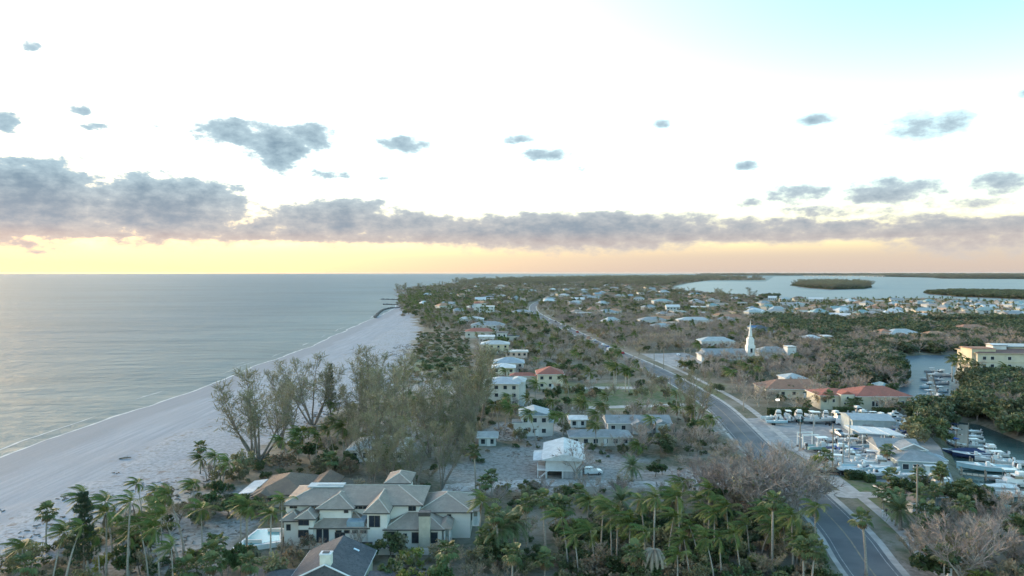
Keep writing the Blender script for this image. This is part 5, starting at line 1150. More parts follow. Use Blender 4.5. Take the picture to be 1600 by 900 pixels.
for i, (px, py, cc) in enumerate([(1060, 556, 'white'), (1075, 557, 'silver'), (1112, 562, 'white')]): car('sedan', cc, P(px, py), R(rb.uniform(60, 110)), '%s car parked in the church lot%s' % (cc, [' under bare trees', '', ' near the road'][i]))
for i, (px, py) in enumerate([(1293, 664), (1297, 665)]):
    v = P(px, py); e = empty('motorcycle', (v.x, v.y, .02), R(20 + 30 * i), ['dark motorcycle parked in front of the white cabin boat', 'second dark motorcycle beside the first before the boats'][i], 'motorcycle')
    for a in (-.7, .7): MB().tube([(a, -.08, .33), (a, .08, .33)], .33, 12).build('wheel', rubber_m, e)
    MB().box((0, 0, .6), (1.0, .35, .5), 0, 0, .7).build('engine', motor_m, e); MB().box((-.3, 0, .88), (.8, .32, .12)).build('seat', rubber_m, e); MB().tube([(.7, 0, .35), (.5, 0, 1.05), (.45, 0, 1.1)], .05, 5).build('fork', metal_m, e); MB().box((.48, 0, 1.1), (.06, .8, .05)).build('handlebar', metal_m, e)
# boat lift frame in the yard
v = P(1262, 700); e = empty('boat_lift', (v.x, v.y, 0), R(4), 'pale steel gantry lift beside the seafoam green console boat', 'boat lift')
for a in (-2.2, 2.2):
    for b in (-1.6, 1.6): MB().box((a, b, 2.0), (.28, .28, 4.0)).build('leg', frame_m, e); MB().tube([(a, b - .15, .3), (a, b + .15, .3)], .3, 10).build('wheel', rubber_m, e)
for b in (-1.6, 1.6): MB().box((0, b, 4.1), (4.7, .3, .3)).build('beam', frame_m, e)
MB().box((-2.2, 0, 3.2), (.2, 3.2, .2)).build('cross_beam', frame_m, e)
# ------------------------------------------------------------------ utility poles, lamps, small things
def upole(px, py, h, label, arm=True, steel=False):
    v = P(px, py); e = empty('utility_pole', (v.x, v.y, 0), R(25), label, 'utility pole', )
    MB().tube([(0, 0, -.3), (0, 0, h)], [.2, .13], 8).build('pole', metal_m if steel else pine_pole_m, e)
    if arm:
        c = MB().box((0, 0, h - .6), (2.4, .12, .14)).build('crossarm', pine_pole_m, e)
        for x in (-1.05, 0, 1.05): MB().tube([(x, 0, h - .52), (x, 0, h - .25)], .06, 6).build('insulator', frame_m, c)
    else: MB().tube([(.24, 0, h - 2.4), (.24, 0, h - 1.4)], .22, 8).build('transformer', metal_m, e)
    return e
for (px, py, h, lb, a, s_) in [(1432, 835, 13.5, 'wooden utility pole between the fan palm clump and the cottage', True, False), (1355, 0, 0, '', 0, 0), (1162, 642, 11, 'pale utility pole beside the road at the end of the boat yard', True, False), (1250, 704, 8, 'wooden utility pole standing before the hedge row of boats', True, False), (1271, 700, 9, 'thin dark pole beside the boat lift', False, True), (1301, 737, 12, 'tall pale pole by the black pickup truck', False, False),
                                (1327, 728, 13, 'white mast pole among the packed boats', False, True), (1317, 735, 8, 'thin dark pole among the packed boats', False, True), (1433, 684, 8, 'wooden pole before the green trees by the marina office', True, False), (1022, 575, 11, 'wooden utility pole at the church lot edge by the road', True, False), (1037, 577, 11, 'second utility pole at the church lot near the hedge', True, False), (849, 522, 22, 'tall bare pole beside the road near the red saloon', False, False), (828, 521, 14, 'tall pole among green trees west of the road', False, False), (1047, 625, 9, 'utility pole in brush west of the road', True, False)]:
    if h: upole(px, py, h, lb, a, s_)
v = P(1484, 905); e = empty('street_lamp', (v.x, v.y, 0), R(0), 'curved-arm lamp with white cabinet beside the pavement', 'street lamp')
MB().tube([(0, 0, 0), (0, 0, 2.6), (.25, 0, 3.0), (.9, 0, 3.3), (1.5, 0, 3.2), (1.75, 0, 2.9)], .06, 6).build('arm', metal_m, e); MB().box((1.78, 0, 2.82), (.3, .2, .12)).build('lamp_head', frame_m, e); MB().box((-.1, 0, .9), (.65, .5, 1.8)).build('cabinet', frame_m, e)
v = P(1215, 640); e = empty('lit_sign', (v.x, v.y, 0), 0, 'lit white lantern box on a post by the hedge', 'sign'); MB().box((0, 0, 1.6), (.2, .2, 3.2)).build('post', pine_pole_m, e)
em = bpy.data.materials.new('lantern_glow'); em.use_nodes = True; bs = em.node_tree.nodes['Principled BSDF']; bs.inputs['Base Color'].default_value = (.8, .75, .65, 1); bs.inputs['Emission Color'].default_value = (1, .9, .75, 1); bs.inputs['Emission Strength'].default_value = .5
MB().box((0, 0, 3.6), (1.2, .4, .6)).build('lantern', em, e); MB().box((0, 0, 3.98), (1.4, .5, .1)).build('cap', dark_trim, e)
for i, (px, py) in enumerate([(1379, 808), (1385, 806)]):
    v = P(px, py); e = empty('mailbox', (v.x, v.y, 0), R(-40), ['white mailbox beside the pavement before the fan palm clump', 'dark bin beside the white mailbox'][i], ['mailbox', 'bin'][i]); MB().box((0, 0, .55), (.14, .14, 1.1)).build('post', frame_m if i == 0 else dark_trim, e); MB().box((0, 0, 1.25), (.35, .6, .35)).build('box', frame_m if i == 0 else dark_trim, e)
# driftwood on the beach
v = P(195, 716); e = empty('driftwood_log', (v.x, v.y, float(SEA + .5)), R(25), 'dark driftwood log lying on the open sand', 'log')
z0_ = min(0, SEA + (v.x + 141) * .028)
e.location.z = z0_ + .1; MB().tube([(-1.4, 0, .05), (0, .15, .2), (1.5, -.1, .15)], [.2, .24, .12], 7).build('trunk', bark_m, e); MB().tube([(.3, .1, .2), (.8, .5, .7)], [.09, .03], 5).build('branch_stub', bark_m, e)
# rock groynes
rock_m = mat('groyne_rock', (.12, .115, .11), (.075, .072, .07), .4, rough=.95)
def groyne(pxs, label, w=3.2, h=1.0):
    pts_ = [P(x, y, SEA) for x, y in pxs]; e = empty('rock_groyne', pts_[0], 0, label, 'groyne'); r = random.Random(len(pxs)); k = 0
    for a, b in zip(pts_, pts_[1:]):
        n = max(2, int((b - a).length / 2.2))
        for i in range(n):
            for j in range(2):
                p = a.lerp(b, (i + r.random()) / n) - pts_[0]; s_ = r.uniform(1.3, 2.6); mb = MB()
                rm = cached(('rock', k % 6), lambda: (lambda q: q.mesh('rock', rock_m))(MB().box((0, 0, 0), (1.1, .9, .8), r.random() * 3, 0, r.uniform(.5, .8)))); k += 1
                o = put('rock', rm, e, (p.x + r.uniform(-.5, .5) * w * .5, p.y + r.uniform(-.5, .5) * w * .6, h * .3 + r.uniform(-.2, .6))); o.scale = (s_, s_, s_ * .8); o.rotation_euler = (r.random(), r.random(), r.random() * 6)
groyne([(594, 468), (606, 468), (622, 468.5)], 'straight dark rock groyne farthest along the headland'); groyne([(599, 476), (622, 476.5)], 'short dark rock groyne between the two others'); groyne([(586, 497), (590, 491), (598, 485), (608, 482), (625, 481)], 'curved dark rock groyne at the end of the open beach', 3.6, 1.3)
# ------------------------------------------------------------------ far bridge, islands, far shore
mud = mat('island_ground', (.07, .075, .05), (.10, .09, .065), .05, rough=.95)
def island(name, px): 
    pl = pz(px, SEA); return tag(MB().prism(pl, SEA - 1, SEA + .6).build(name, mud), kind='structure'), pl
_, ISL1 = island('mangrove_island', [(1238, 446.5), (1262, 445), (1300, 444.5), (1345, 446), (1361, 448.5), (1352, 451.5), (1300, 452.5), (1262, 450)])
_, ISL2 = island('mangrove_spit', [(1447, 459), (1490, 456.5), (1600, 457.5), (1900, 458), (1900, 470), (1600, 467.5), (1500, 463.5)])
_, ISL3 = island('islet', [(1187, 464.6), (1200, 463.6), (1214, 464.2), (1212, 466), (1192, 466)])
_, FARSH = island('far_shore', [(1200, 430.6), (1330, 430.6), (1378, 432.4), (1462, 434), (1470, 435.4), (1600, 436.2), (2200, 436.4), (2200, 429.4), (1100, 429.2), (1090, 430.2)])
a, b = P(1255, 432.6, SEA), P(1382, 433.2, SEA); d = b - a; L = d.length
e = empty('bridge', (a.x, a.y, SEA), math.atan2(d.y, d.x), 'long low concrete bridge on many piers across the bay', 'bridge'); conc_m = mat('bridge_concrete', (.62, .57, .50), (.55, .50, .44), .01, rough=.9)
MB().box((L / 2, 0, 13), (L, 14, 3)).build('deck', conc_m, e); MB().box((L / 2, -7.2, 15), (L, .5, 1.6)).build('parapet', conc_m, e)
pm = MB().box((0, 0, 5.5), (7, 10, 13)).mesh('pier', conc_m)
for k in range(19): put('pier', pm, e, (L * (k + .5) / 19, 0, 0))
# ------------------------------------------------------------------ planting
MARKS = [((-64, 128), 'between the beach and the pool'), ((-58, 160), 'beside the brown-roofed house'), ((-26, 117), 'in the garden before the mansion'), ((-25, 146), 'behind the tan-roofed mansion'), ((-4, 122), 'beside the east end of the mansion'),
         ((25, 116), 'in the palm grove between mansion and road'), ((42, 128), 'in the palm grove near the road'), ((13, 172), 'around the white stilt house'), ((40, 155), 'on the brushy lot beside the stilt house'), ((-50, 195), 'in the casuarina thicket by the beach'), ((-25, 190), 'in the thicket behind the mansion'), ((-22, 235), 'in the thicket beside the beach houses'),
         ((38, 222), 'around the long ranch house'), ((5, 222), 'around the tall narrow white house'), ((-6, 268), 'by the three-storey beach house'), ((20, 305), 'around the red-roofed villa'), ((50, 290), 'on the lawns beside the main road'), ((64, 150), 'in the bare grove beside the road'), ((72, 185), 'on the roadside opposite the boat yard'), ((85, 220), 'at the bend of the main road'),
         ((112, 185), 'beside the boat yard'), ((88, 140), 'around the brown-roofed cottage'), ((80, 118), 'in the tangle beside the pavement'), ((110, 130), 'in the tangle below the boat basin'), ((125, 150), 'on the near side of the boat basin'), ((118, 255), 'around the cream hall'), ((150, 235), 'on the bank behind the boat yard'), ((185, 225), 'on the far bank of the boat basin'), ((105, 300), 'behind the terracotta-roofed house'),
         ((205, 330), 'on the bank beside the lagoon'), ((185, 400), 'on the point at the lagoon mouth'), ((230, 290), 'before the apartment block'), ((240, 410), 'along the far side of the lagoon'), ((130, 395), 'around the church'), ((85, 360), 'by the church parking lot'), ((-25, 340), 'on the dunes before the beach houses'), ((-10, 420), 'between the beach houses'), ((20, 440), 'beside the long straight of the road'), ((-40, 560), 'on the beach scrub near the red-roofed house'),
         ((150, 520), 'in the woods beyond the church'), ((300, 560), 'in the wood behind the lagoon houses'), ((-120, 900), 'on the headland by the groynes'), ((40, 800), 'in the woods along the far road')]
def zone(x, y): return min(MARKS, key=lambda m: ((m[0][0] - x) ** 2 + (m[0][1] - y) ** 2) / max(60, m[0][1]) ** 2)[1]
def near_label(look, zone_, loc):
    n, best = None, 26 ** 2
    for (x, y, s_) in HNEAR:
        d = (x - loc[0]) ** 2 + (y - loc[1]) ** 2
        if d < best: n, best = s_, d
    lk = look + ' ' + zone_
    if n and len((look + ' by the ' + n).split()) <= 16: lk = look + ' by the ' + n
    if len(lk.split()) < 4: lk = 'single ' + lk
    return lk
PL = []         # kind, x, y, height, width factor
def at_px(kind, xc, yc, yb, wide=1.0, xb=None, var=None):
    b = P(xb if xb is not None else xc, yb); top = HC - (yc - Y0) * b.y / F; x = b.x if xb is not None else (xc - 800) * b.y / F
    PL.append((kind, x, b.y, max(1.5, top), wide, var)); FOOT.append((x, b.y, .9))
    if kind == 'coconut': PL[-1] = PL[-1][:4] + (wide * rng.uniform(.78, 1.12),) + PL[-1][5:]
for a in [(27, 862, 930), (72, 843, 935), (92, 831, 935), (131, 780, 912), (160, 803, 905), (171, 788, 882), (193, 788, 912), (186, 818, 888), (217, 760, 803), (238, 768, 818), (248, 788, 852), (231, 815, 862), (196, 850, 905), (226, 826, 905), (244, 830, 915), (283, 774, 866), (300, 760, 817), (277, 804, 902), (312, 798, 872), (381, 794, 872), (266, 862, 938), (150, 842, 915),
          (382, 797, 880), (419, 806, 905), (437, 784, 868), (372, 792, 876), (888, 812, 888), (957, 803, 882), (940, 788, 868), (965, 809, 887), (1009, 781, 857), (1023, 784, 897), (1067, 757, 832), (1065, 782, 872), (1093, 830, 873), (1119, 804, 862), (1142, 798, 864), (1194, 822, 868), (1243, 807, 892), (1278, 795, 868), (1229, 827, 862), (1174, 824, 872), (748, 787, 868), (992, 697, 714), (1110, 770, 850), (1045, 812, 885), (985, 820, 893), (1160, 838, 900), (1130, 845, 905), (1080, 850, 910), (905, 845, 905), (1255, 840, 890), (930, 830, 890), (1010, 835, 905),
          (864, 652, 690), (838, 648, 696), (880, 650, 685), (925, 650, 688), (932, 665, 700), (780, 632, 672), (787, 640, 682), (1103, 662, 690), (1112, 655, 682), (1020, 656, 680), (700, 655, 700), (465, 680, 720), (480, 676, 716), (492, 682, 722), (520, 670, 712), (535, 668, 715), (450, 690, 728), (320, 720, 752), (332, 716, 754), (345, 722, 758), (1080, 640, 668), (905, 630, 652), (917, 632, 655), (940, 634, 655), (1000, 634, 652), (1038, 640, 660), (1060, 640, 662)]: at_px('coconut', *a, wide=.76)
for a in [(32, 886, 940), (318, 866, 925), (326, 884, 940), (384, 884, 945), (743, 706, 774), (768, 746, 780), (759, 756, 792), (781, 806, 884), (824, 790, 866), (853, 785, 872), (1210, 784, 888), (1359, 812, 900), (1290, 714, 740), (1396, 744, 782), (1480, 738, 772), (1466, 768, 802), (1398, 784, 815), (1410, 780, 818), (1404, 790, 822), (1390, 705, 732), (1474, 742, 775), (1272, 863, 930), (800, 870, 925), (310, 700, 740),
          (1262, 632, 645), (1295, 617, 640), (1345, 628, 643), (1332, 630, 644), (1398, 630, 645), (1408, 636, 648), (856, 652, 676), (848, 655, 678), (1420, 636, 650), (1445, 772, 805), (908, 770, 795), (1260, 862, 925), (700, 862, 915), (1385, 770, 800)]: at_px('sabal', *a, wide=1.0)
for a in [(792, 822, 872), (806, 820, 866), (989, 730, 752), (1412, 800, 828), (780, 830, 880)]: at_px('date', *a, wide=1.1)
for a in [(960, 572, 608), (963, 574, 611), (978, 578, 612), (983, 580, 613), (921, 582, 612), (1490, 562, 596), (1502, 558, 594), (1514, 564, 597), (1530, 572, 598), (1496, 566, 599), (845, 540, 560), (1572, 575, 600)]: at_px('royal', *a, wide=.95)
for a in [(405, 585, 722, 1.25, 405, 3), (380, 612, 724, 1.05, 396, 2), (487, 556, 664, 1.2, None, 3), (455, 575, 668, 1.0, None, 0), (520, 585, 668, .9, None, 2), (590, 548, 664, 1.05, None, 1), (572, 556, 670, 1.0, None, 0), (615, 560, 690, .95, None, 1), (560, 600, 690, 1.0, None, 3), (600, 620, 735, 1.0, None, 1), (580, 650, 745, .95, None, 3), (670, 590, 715, .9, None, 1), (690, 600, 725, 1.0, None, 3), (715, 575, 700, .9, None, 0), (735, 548, 690, .95, None, 2), (748, 560, 672, .85, None, 1), (735, 630, 720, .9, None, 0), (650, 660, 762, 1.0, None, 3), (610, 680, 765, 1.05, None, 1), (690, 660, 765, .9, None, 0), (545, 640, 712, 1.0, None, 1),
          (1098, 582, 672, .95, 1085, 3), (1072, 600, 660, .8, None, 0), (580, 700, 768, 1.1, None, 0), (435, 600, 700, .9, None, 1)]: at_px('casuarina', a[0], a[1], a[2], a[3], a[4], a[5])
at_px('norfolk', 125, 768, 918, .85, None, 0); at_px('norfolk', 516, 566, 660, .42, None, 1)
for a in [(1220, 700, 778, 1.2), (1185, 702, 784, 1.2), (1165, 712, 795, 1.25), (1205, 702, 790, 1.3), (1245, 708, 785, 1.25), (1140, 722, 792, 1.2), (1225, 730, 805, 1.2), (1265, 728, 795, 1.1), (1185, 735, 810, 1.2), (1100, 715, 775, 1.2), (1120, 705, 765, 1.2), (1255, 760, 815, 1.0), (1280, 745, 790, .9), (900, 690, 749, .9), (1085, 725, 785, 1.1), (1530, 815, 905, 1.1), (1490, 810, 890, 1.0), (1560, 800, 880, 1.0), (1455, 830, 890, 1.0), (1580, 765, 815, 1.0), (1510, 840, 920, 1.1), (500, 845, 885, .8), (560, 830, 866, .6), (1545, 780, 830, .9)]: at_px('bare', *a)
for a in [(610, 828, 872, 1.0, None, 1), (370, 850, 900, .6, None, 0), (350, 855, 905, .5, None, 2), (640, 850, 895, .9, None, 4), (1412, 745, 788, 1.0, None, 0), (1425, 748, 790, .9, None, 2), (1490, 745, 785, .8, None, 1), (1530, 755, 800, 1.0, None, 1), (1545, 757, 802, 1.0, None, 0), (1510, 760, 805, 1.0, None, 0), (1025, 722, 745, 1.1, None, 0), (1036, 724, 742, 1.0, None, 1), (480, 830, 862, .7, None, 5), (1350, 640, 660, 0.6, None, 0), (1440, 655, 680, 1.2, None, 1), (1450, 640, 690, 1.2, None, 1), (1430, 660, 700, 1.1, None, 3), (455, 850, 885, .9, None, 5), (1280, 700, 745, .6, None, 4), (945, 515, 532, 1.2, None, 4), (870, 520, 533, 1.2, None, 1), (1130, 535, 545, 1.2, None, 4), (610, 870, 920, .8, None, 1), (640, 880, 930, .9, None, 4), (420, 865, 920, .8, None, 3), (690, 870, 930, .8, None, 2)]: at_px('leafy', *a)
# dead palm with grey hanging fronds
v = P(1020, 915); e = empty('dead_palm', (v.x, v.y, 0), 0, 'dead grey palm with collapsed hanging fronds in the palm grove', 'palm tree')
tm, top = COCO_TR[3]; put('trunk', tm, e, None, 0, (1, 1, .58)); rd_ = random.Random(3)
for k in range(13):
    mb = MB(); frond(mb, (0, 0, 0), 2 * math.pi * k / 13, R(rd_.uniform(-5, 40)), 3.6, .30, .03, leaf=.55, lw=.3, hang=.8, r=rd_); put('dead_frond', mb.mesh('dead_frond', grey_dead_m), e, (top.x, top.y, top.z * .58))
# clipped hedges at the boat yard
def hedge(pl, pr, yb, h, d, label, m=leaf_ms[0]):
    a, b = P(pl, yb), P(pr, yb); w = (b - a).length; e = empty('hedge', ((a.x + b.x) / 2, (a.y + b.y) / 2, 0), math.atan2(b.y - a.y, b.x - a.x), label, 'hedge'); mb = MB(); r = random.Random(int(pl))
    for _ in range(int(w * h * 55)):
        s_ = r.randrange(3); x = r.uniform(-w / 2, w / 2); p = Vector((x, -d / 2 + r.uniform(-.1, .15), r.uniform(0, h))) if s_ == 0 else Vector((x, r.uniform(-d / 2, d / 2), h + r.uniform(-.15, .12))) if s_ == 1 else Vector((r.choice((-1, 1)) * w / 2, r.uniform(-d / 2, d / 2), r.uniform(0, h)))
        leafcard(mb, p, .26, r)
    mb.build('foliage', m, e); MB().box((0, 0, h * .45), (w * .96, d * .8, h * .9)).build('inner_twigs', leaf_ms[0], e)
    for i in range(int(w / 3) + 1): FOOT.append((a.x + (b.x - a.x) * i / max(1, int(w / 3)), a.y + (b.y - a.y) * i / max(1, int(w / 3)), 1.5))
hedge(1200, 1222, 649, 2.4, 2, 'clipped dark hedge beside the lit lantern box'); hedge(1224, 1262, 649, 2.6, 2, 'long clipped hedge behind the dark green cabin boat'); hedge(1303, 1333, 650, 3.0, 2, 'square clipped hedge before the cream hall gable'); hedge(1364, 1396, 650, 2.8, 2, 'square clipped hedge before the arched window of the hall')
hedge(1322, 1350, 748, 1.9, 2.2, 'dark clipped hedge before the long pale blue hull'); hedge(1352, 1366, 753, 1.7, 2, 'short dark hedge beside the lawn driveway'); hedge(1324, 1340, 686, 1.3, 1.6, 'low dark hedge at the foot of the metal shed')
# random planting by area: polygon in photograph pixels, spacing, kinds with weights, heights
r2 = random.Random(77)
HR = {'bare': (5.5, 9), 'browned': (4, 7), 'leafy': (4, 7.5), 'shrub': (1.2, 2.6), 'mangrove': (5, 8), 'coconut': (6, 11), 'sabal': (4.5, 8.5), 'casuarina': (12, 20), 'date': (3, 5)}
roadarr = np.array([(p.x, p.y) for p in ROAD]); walkarr = np.array([(p.x, p.y) for p in walk])
OPEN = [pz(q, 0) for q in ([(1150, 655), (1200, 652), (1330, 652), (1440, 668), (1470, 700), (1490, 752), (1420, 765), (1290, 738), (1240, 706), (1200, 690)], [(1290, 736), (1375, 752), (1400, 770), (1398, 790), (1345, 800), (1293, 770)], [(700, 748), (840, 741), (1010, 742), (1180, 742), (1180, 757), (1010, 765), (700, 775)], [(700, 728), (850, 718), (850, 750), (700, 750)], [(900, 745), (905, 728), (1010, 728), (1060, 735), (1060, 745)], [(893, 628), (1125, 624), (1125, 640), (893, 644)], [(870, 598), (1010, 598), (1010, 612), (870, 612)], [(1002, 553), (1070, 551), (1110, 566), (1085, 578), (1040, 570)], [(750, 850), (870, 850), (870, 875), (750, 875)],
                           [(235, 868), (290, 838), (330, 838), (350, 850), (300, 868)])]
def plant(pxpoly, spacing, kinds, seed=0, hk=1.0, opens=True, world=None, z=0.0, wide=1.0, umax=1.05, land=True):
    poly = world or pz(pxpoly, 0); a = np.array(poly); lo, hi = a.min(0), a.max(0); r = np.random.RandomState(seed)
    nx, ny = int((hi[0] - lo[0]) / spacing) + 1, int((hi[1] - lo[1]) / spacing) + 1
    gx, gy = np.meshgrid(np.arange(nx), np.arange(ny)); p = np.stack([lo[0] + (gx.ravel() + r.rand(nx * ny)) * spacing, lo[1] + (gy.ravel() + r.rand(nx * ny)) * spacing], 1)
    p = p[sdf(poly, p) > 0]
    p = p[(np.abs(p[:, 0]) < umax * p[:, 1] + 10) & (p[:, 1] > 95)]
    if len(p) and land:
        ok = sdf(LAND, p) > 2
        for w in (MARINA, LAGOON, CANAL): ok &= sdf(w, p) < -.5
        p = p[ok]
    if len(p) and land: 
        dr = np.concatenate([((p[i:i + 4000, None, :] - roadarr[None]) ** 2).sum(2).min(1) for i in range(0, len(p), 4000)])
        p = p[dr > np.where((p[:, 1] > 215) & (p[:, 1] < 1200), 9.0, 7.5) ** 2]
    if len(p) and land: p = p[((p[:, None, :] - walkarr[None]) ** 2).sum(2).min(1) > 2.2 ** 2]
    if opens:
        for o in OPEN:
            if len(p): p = p[sdf(o, p) < 0]
    if len(p) and land:
        f = np.array(FOOT); keep_ = np.ones(len(p), bool)
        for i in range(0, len(p), 2000): keep_[i:i + 2000] = (np.sqrt(((p[i:i + 2000, None, :] - f[None, :, :2]) ** 2).sum(2)) - f[None, :, 2]).min(1) > .3
        p = p[keep_]
    ks, ws = list(kinds), np.array(list(kinds.values()), float); ws /= ws.sum()
    pick = r.choice(len(ks), len(p), p=ws)
    # clumps: neighbours tend to be of one kind
    if len(p) and len(ks) > 1: c = vnoise(p, 18, seed + 3); alt = np.minimum((c * len(ks)).astype(int), len(ks) - 1); pick = np.where(r.rand(len(p)) < .45, r.choice(len(ks), len(p), p=ws), pick)
    for (x, y), k in zip(p, pick):
        kd = ks[k]; lo_, hi_ = HR[kd]; kw_ = .74 if kd == 'coconut' else 1.0; PL.append((kd, float(x), float(y), (lo_ + (hi_ - lo_) * r.rand()) * hk, wide * kw_ * (.85 + .4 * r.rand()), None, z))
plant([(880, 935), (1300, 935), (1285, 880), (1230, 800), (960, 800), (880, 820)], 3.5, {'coconut': .06, 'sabal': .04, 'leafy': .36, 'shrub': .45, 'date': .05, 'browned': .04}, 1, .66)
plant([(860, 935), (1300, 935), (1285, 880), (1230, 812), (960, 806), (870, 830)], 2.5, {'shrub': 1}, 44, 1.1)
plant([(-160, 935), (460, 935), (440, 880), (230, 850), (130, 830), (-40, 905)], 3.1, {'shrub': .72, 'leafy': .14, 'sabal': .06, 'browned': .08}, 2, .85)
plant([(150, 850), (440, 860), (440, 770), (330, 745), (230, 800)], 4.4, {'shrub': .7, 'leafy': .2, 'browned': .1}, 3, .8)
plant([(300, 845), (385, 845), (440, 815), (440, 780), (360, 770), (310, 790)], 3.0, {'shrub': .55, 'leafy': .4, 'browned': .05}, 43, .7)
plant([(420, 935), (760, 935), (760, 862), (420, 858)], 3.0, {'shrub': .62, 'leafy': .18, 'browned': .14, 'sabal': .06}, 4, .62)
plant([(740, 935), (900, 935), (900, 830), (745, 830)], 3.8, {'shrub': .45, 'leafy': .3, 'browned': .15, 'sabal': .1}, 5, .7)
plant([(690, 800), (740, 800), (1290, 808), (1240, 768), (1000, 765), (740, 776)], 4.0, {'shrub': .38, 'browned': .3, 'leafy': .22, 'bare': .1}, 6, .62)
plant([(540, 775), (740, 770), (760, 700), (740, 610), (560, 640), (440, 705), (430, 720)], 5.4, {'shrub': .42, 'leafy': .3, 'browned': .2, 'casuarina': .03, 'coconut': .05}, 7, .7)
plant([(320, 765), (540, 770), (520, 720), (430, 712), (335, 735)], 3.8, {'shrub': .85, 'leafy': .1, 'sabal': .05}, 8, .9)
plant([(860, 760), (1240, 745), (1200, 700), (900, 700)], 6.0, {'shrub': .5, 'browned': .38, 'bare': .12}, 41, .55)
plant([(700, 715), (850, 700), (850, 690), (700, 690)], 4.5, {'shrub': .5, 'browned': .4, 'leafy': .1}, 42, .6)
plant([(1120, 812), (1290, 812), (1275, 735), (1180, 692), (1090, 720)], 6.5, {'bare': .4, 'browned': .2, 'shrub': .4}, 9, .9)
plant([(1380, 935), (1700, 935), (1700, 830), (1560, 795), (1470, 790), (1400, 800), (1410, 840)], 4.2, {'leafy': .34, 'shrub': .22, 'bare': .17, 'browned': .15, 'sabal': .12}, 10, .85)
plant([(1260, 935), (1330, 935), (1318, 878), (1280, 870)], 3.4, {'shrub': .6, 'browned': .25, 'leafy': .15}, 11, .7)
plant([(1395, 800), (1560, 800), (1520, 760), (1470, 745), (1430, 745)], 4.6, {'leafy': .5, 'sabal': .25, 'shrub': .25}, 12, .75)
plant([(700, 700), (760, 705), (1130, 712), (1100, 640), (1060, 600), (880, 560), (745, 560), (735, 640)], 6.4, {'leafy': .26, 'browned': .28, 'shrub': .22, 'bare': .14, 'coconut': .1}, 13, .8)
plant([(900, 712), (1200, 715), (1140, 680), (900, 684)], 4.2, {'browned': .35, 'shrub': .4, 'bare': .15, 'leafy': .1}, 14, .55)
plant([(625, 600), (745, 600), (730, 520), (655, 520)], 4.2, {'shrub': .94, 'leafy': .06}, 15, .62, wide=1.6)
plant([(745, 562), (880, 562), (1010, 585), (830, 495), (655, 495), (660, 515), (735, 520)], 7.6, {'leafy': .34, 'browned': .28, 'bare': .16, 'coconut': .1, 'shrub': .12}, 16, .9, wide=1.1)
plant([(1040, 610), (1290, 655), (1300, 560), (1180, 500), (1000, 500), (860, 498)], 7.4, {'bare': .42, 'browned': .18, 'leafy': .36, 'coconut': .04}, 17, 1.0, wide=1.1)
plant([(1270, 642), (1440, 655), (1400, 560), (1290, 545)], 6.6, {'bare': .4, 'browned': .2, 'leafy': .4}, 18, 1.1)
plant([(1300, 612), (1412, 600), (1392, 548), (1290, 540)], 5.6, {'mangrove': 1}, 19, 1.15)
plant([(1380, 560), (1700, 560), (1700, 520), (1380, 533)], 6.0, {'mangrove': .6, 'bare': .25, 'browned': .15}, 20, 1.05)
plant([(1430, 690), (1480, 656), (1530, 660), (1700, 720), (1850, 720), (1850, 560), (1500, 592), (1440, 650)], 5.2, {'mangrove': .74, 'leafy': .2, 'bare': .06}, 21, 1.1)
plant([(1420, 735), (1480, 735), (1476, 660), (1430, 655)], 5.0, {'leafy': .7, 'mangrove': .3}, 22, .9)
plant([(1180, 530), (1700, 525), (1700, 500), (1420, 499), (1300, 501), (1175, 500)], 7.5, {'mangrove': .9, 'bare': .1}, 23, 1.2, wide=1.15)
plant([(1220, 560), (1400, 545), (1400, 525), (1220, 525)], 7.5, {'bare': .45, 'mangrove': .3, 'browned': .25}, 24, 1.1, wide=1.1)
plant([(1190, 500), (1420, 500), (1700, 502), (1700, 477), (1445, 470), (1210, 472)], 11, {'coconut': .3, 'leafy': .42, 'bare': .2, 'shrub': .08}, 25, .8, wide=1.0)
plant([(850, 500), (1000, 502), (1180, 502), (1185, 470), (1060, 462), (900, 466), (830, 478)], 11, {'bare': .22, 'leafy': .5, 'browned': .22, 'coconut': .06}, 26, .95, wide=1.2)
plant([(628, 496), (840, 496), (850, 466), (690, 458), (622, 468)], 10.0, {'leafy': .5, 'browned': .24, 'coconut': .2, 'bare': .06}, 27, .95, wide=1.2)
plant([(618, 484), (700, 484), (690, 460), (640, 456), (612, 470)], 17.0, {'coconut': .7, 'browned': .3}, 28, .8, wide=1.0)
# far island: beyond a kilometre
plant(None, 19, {'leafy': .52, 'bare': .18, 'browned': .24, 'coconut': .03, 'casuarina': .03}, 29, 1.1, False, [(-300, 1300), (250, 1080), (420, 1180), (760, 1750), (700, 2300), (300, 2600), (-270, 2600), (-300, 1950)], wide=1.7)
plant(None, 32, {'leafy': .48, 'bare': .14, 'browned': .22, 'casuarina': .16}, 30, 1.4, False, [(-250, 2600), (300, 2600), (700, 2300), (1000, 3300), (2000, 5300), (2200, 6400), (1900, 7500), (900, 6400), (0, 4400), (-240, 3000)], wide=2.6)
plant(None, 14, {'mangrove': .55, 'casuarina': .45}, 31, 1.25, False, ISL1, SEA + .5, 1.8, land=False)
plant(None, 9, {'mangrove': 1}, 32, 1.35, False, ISL2, SEA + .5, 1.5, land=False)
plant(None, 8, {'mangrove': 1}, 33, 1.1, False, ISL3, SEA + .5, 1.4, land=False)
plant(None, 75, {'mangrove': .8, 'casuarina': .2}, 34, 1.9, False, FARSH, SEA + .5, 6.0, land=False)
